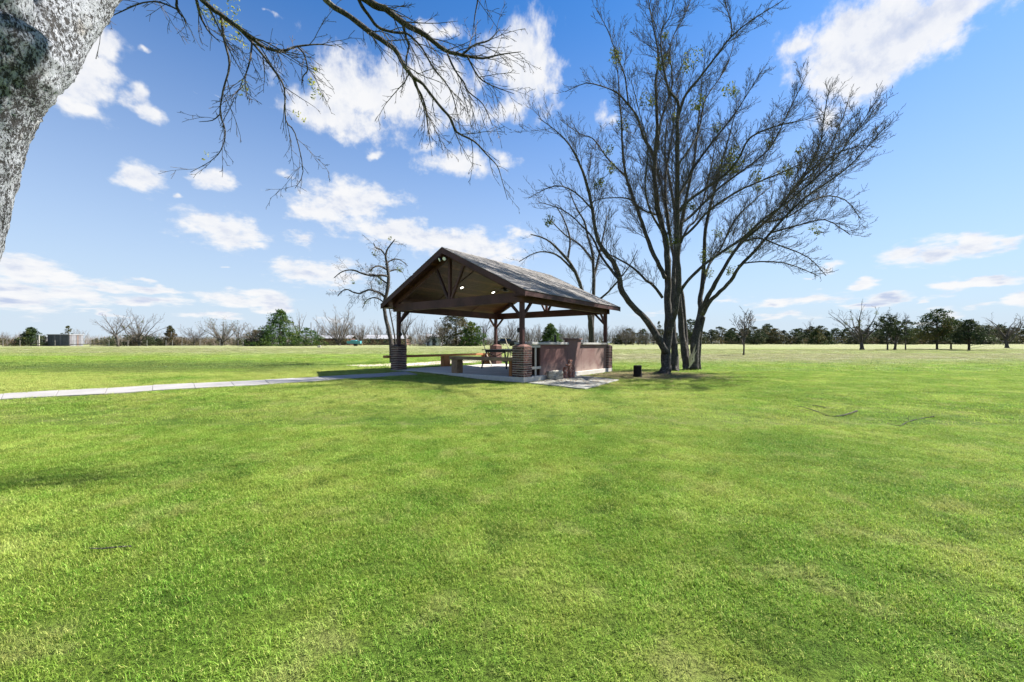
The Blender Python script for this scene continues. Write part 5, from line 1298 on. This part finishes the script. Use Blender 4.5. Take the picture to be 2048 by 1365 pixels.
def grass_layer(name, zone, count, meshes, scl, seed, lowfac=None):
    rg = random.Random(seed); V = []; rot = []; sc = []; ix = []
    y0, y1 = zone
    tries = 0
    while len(V) < count and tries < count*3:
        tries += 1
        y = y0+(y1-y0)*math.sqrt(rg.random()) if y0 < 8 else y0+(y1-y0)*rg.random()**.8
        half = 1.36*y+1.2
        x = rg.uniform(-half, half)
        if blocked(x, y): continue
        d = math.hypot((x-5.3)*.42, (y-16.6)*.62)+.8*noise.noise(Vector((x*.9, y*.9, 0)))
        if d < .9 and rg.random() < .8: continue
        V.append((x, y, ground(x, y))); rot.append((rg.uniform(-.12,.12), rg.uniform(-.12,.12), rg.uniform(0, 6.283)))
        n_ = noise.noise(Vector((x*.8, y*.8, 4)))+.6*noise.noise(Vector((x*2.7, y*2.7, 9)))
        sc.append(scl*rg.uniform(.75,1.2)*(1+.16*n_)); ix.append(rg.randrange(len(meshes)))
    me = bpy.data.meshes.new(name); me.from_pydata(V, [], [])
    a = me.attributes.new('rotv', 'FLOAT_VECTOR', 'POINT'); a.data.foreach_set('vector', [c for v in rot for c in v])
    a = me.attributes.new('scl', 'FLOAT', 'POINT'); a.data.foreach_set('value', sc)
    a = me.attributes.new('pick', 'INT', 'POINT'); a.data.foreach_set('value', ix)
    me.materials.append(BLADE)
    o = bpy.data.objects.new(name, me); COL.objects.link(o)
    ng = bpy.data.node_groups.new(name+'_nodes', 'GeometryNodeTree')
    ng.interface.new_socket('Geometry', in_out='INPUT', socket_type='NodeSocketGeometry')
    ng.interface.new_socket('Geometry', in_out='OUTPUT', socket_type='NodeSocketGeometry')
    N = ng.nodes; Lk = ng.links
    gi = N.new('NodeGroupInput'); go = N.new('NodeGroupOutput'); iop = N.new('GeometryNodeInstanceOnPoints'); jn = N.new('GeometryNodeJoinGeometry')
    for ob in reversed(meshes):
        oi_ = N.new('GeometryNodeObjectInfo'); oi_.inputs['Object'].default_value = ob; oi_.inputs['As Instance'].default_value = True
        Lk.new(oi_.outputs['Geometry'], jn.inputs[0])
    def attr(nm, ty):
        n_ = N.new('GeometryNodeInputNamedAttribute'); n_.data_type = ty; n_.inputs[0].default_value = nm
        return [s for s in n_.outputs if s.enabled and s.name == 'Attribute'][0]
    Lk.new(gi.outputs[0], iop.inputs['Points']); Lk.new(jn.outputs[0], iop.inputs['Instance'])
    iop.inputs['Pick Instance'].default_value = True
    Lk.new(attr('pick', 'INT'), iop.inputs['Instance Index']); Lk.new(attr('scl', 'FLOAT'), iop.inputs['Scale'])
    e2r = N.new('FunctionNodeEulerToRotation'); Lk.new(attr('rotv', 'FLOAT_VECTOR'), e2r.inputs[0]); Lk.new(e2r.outputs[0], iop.inputs['Rotation'])
    Lk.new(iop.outputs[0], go.inputs[0])
    md = o.modifiers.new('grass', 'NODES'); md.node_group = ng
    tag(o, kind='stuff'); return o
# dead leaves and twig bits under the trees, on the pad and along the slab; low broad weeds in the turf
LITTER = plain('dead_leaf', (.24,.155,.085), .9, var=.6, sc=40)
WEED = leaf_mat('weed_leaf', (.06,.14,.02), (.14,.26,.035), None, 9, .35)
lt_ = MB(); rg = random.Random(77)
for i_ in range(4200):
    q = rg.random()
    if q < .62: x, y = rg.gauss(5.6, 2.3), rg.gauss(16.6, 1.7)
    elif q < .80: x, y = rg.gauss(2.6, 1.0), rg.gauss(13.4, 1.1)
    else:
        u = rg.uniform(0, W); p = PW_(u, -.03-abs(rg.gauss(0,.16))) if q < .9 else PW_(-.03-abs(rg.gauss(0,.2)), u); x, y = p.x, p.y
    if inside(slabpoly, x, y): continue
    z = ground(x, y)+(.052 if inside(pad, x, y) else .02)
    a = rg.uniform(0, 6.28); l = rg.uniform(.018, .05); w_ = l*rg.uniform(.25, .6); t_ = rg.uniform(-.4,.4)
    ca, sa = math.cos(a), math.sin(a)
    lt_.add([(x-ca*l, y-sa*l, z), (x+sa*w_, y-ca*w_, z+.006), (x+ca*l, y+sa*l, z+abs(t_)*l), (x-sa*w_, y+ca*w_, z+.004)], [(0,1,2,3)])
tag(lt_.build('leaf_litter', LITTER), kind='stuff')
wd_ = MB()
for i_ in range(1500):
    if rg.random() < .25:
        p = PW_(rg.uniform(-.3, W), -.05-abs(rg.gauss(0,.10))) if rg.random() < .5 else PW_(-.05-abs(rg.gauss(0,.10)), rg.uniform(0, W)); x, y = p.x, p.y
    else:
        y = 7.5+17*rg.random()**1.1; x = rg.uniform(-1.3*y, 1.3*y)
        if noise.noise(Vector((x*.35, y*.35, 5))) < -.05: continue
    if blocked(x, y): continue
    n_ = rg.randint(5, 9); s_ = rg.uniform(.02, .045); z = ground(x, y)+.012
    for k in range(n_):
        a = 6.28*k/n_+rg.uniform(-.3,.3); ca, sa = math.cos(a), math.sin(a); w_ = s_*.32; h_ = s_*rg.uniform(.15,.7)
        wd_.add([(x, y, z), (x+ca*s_*.6+sa*w_, y+sa*s_*.6-ca*w_, z+h_*.8), (x+ca*s_*1.2, y+sa*s_*1.2, z+h_), (x+ca*s_*.6-sa*w_, y+sa*s_*.6+ca*w_, z+h_*.8)], [(0,1,2,3)])
tag(wd_.build('weeds', WEED), kind='stuff')
near_m = [clump_mesh('grass_tuft', 200+k, 100, .10, .026, .0026) for k in range(4)]
mid_m = [clump_mesh('grass_tuft', 210+k, 110, .22, .032, .0044) for k in range(4)]
far_m = [clump_mesh('grass_tuft', 220+k, 90, .55, .055, .011) for k in range(3)]
grass_layer('grass', (1.0, 6.2), 17000, near_m, 1.0, 1)
grass_layer('grass', (5.6, 19.0), 30000, mid_m, 1.0, 2)
grass_layer('grass', (18.0, 62.0), 15000, far_m, 1.0, 3)
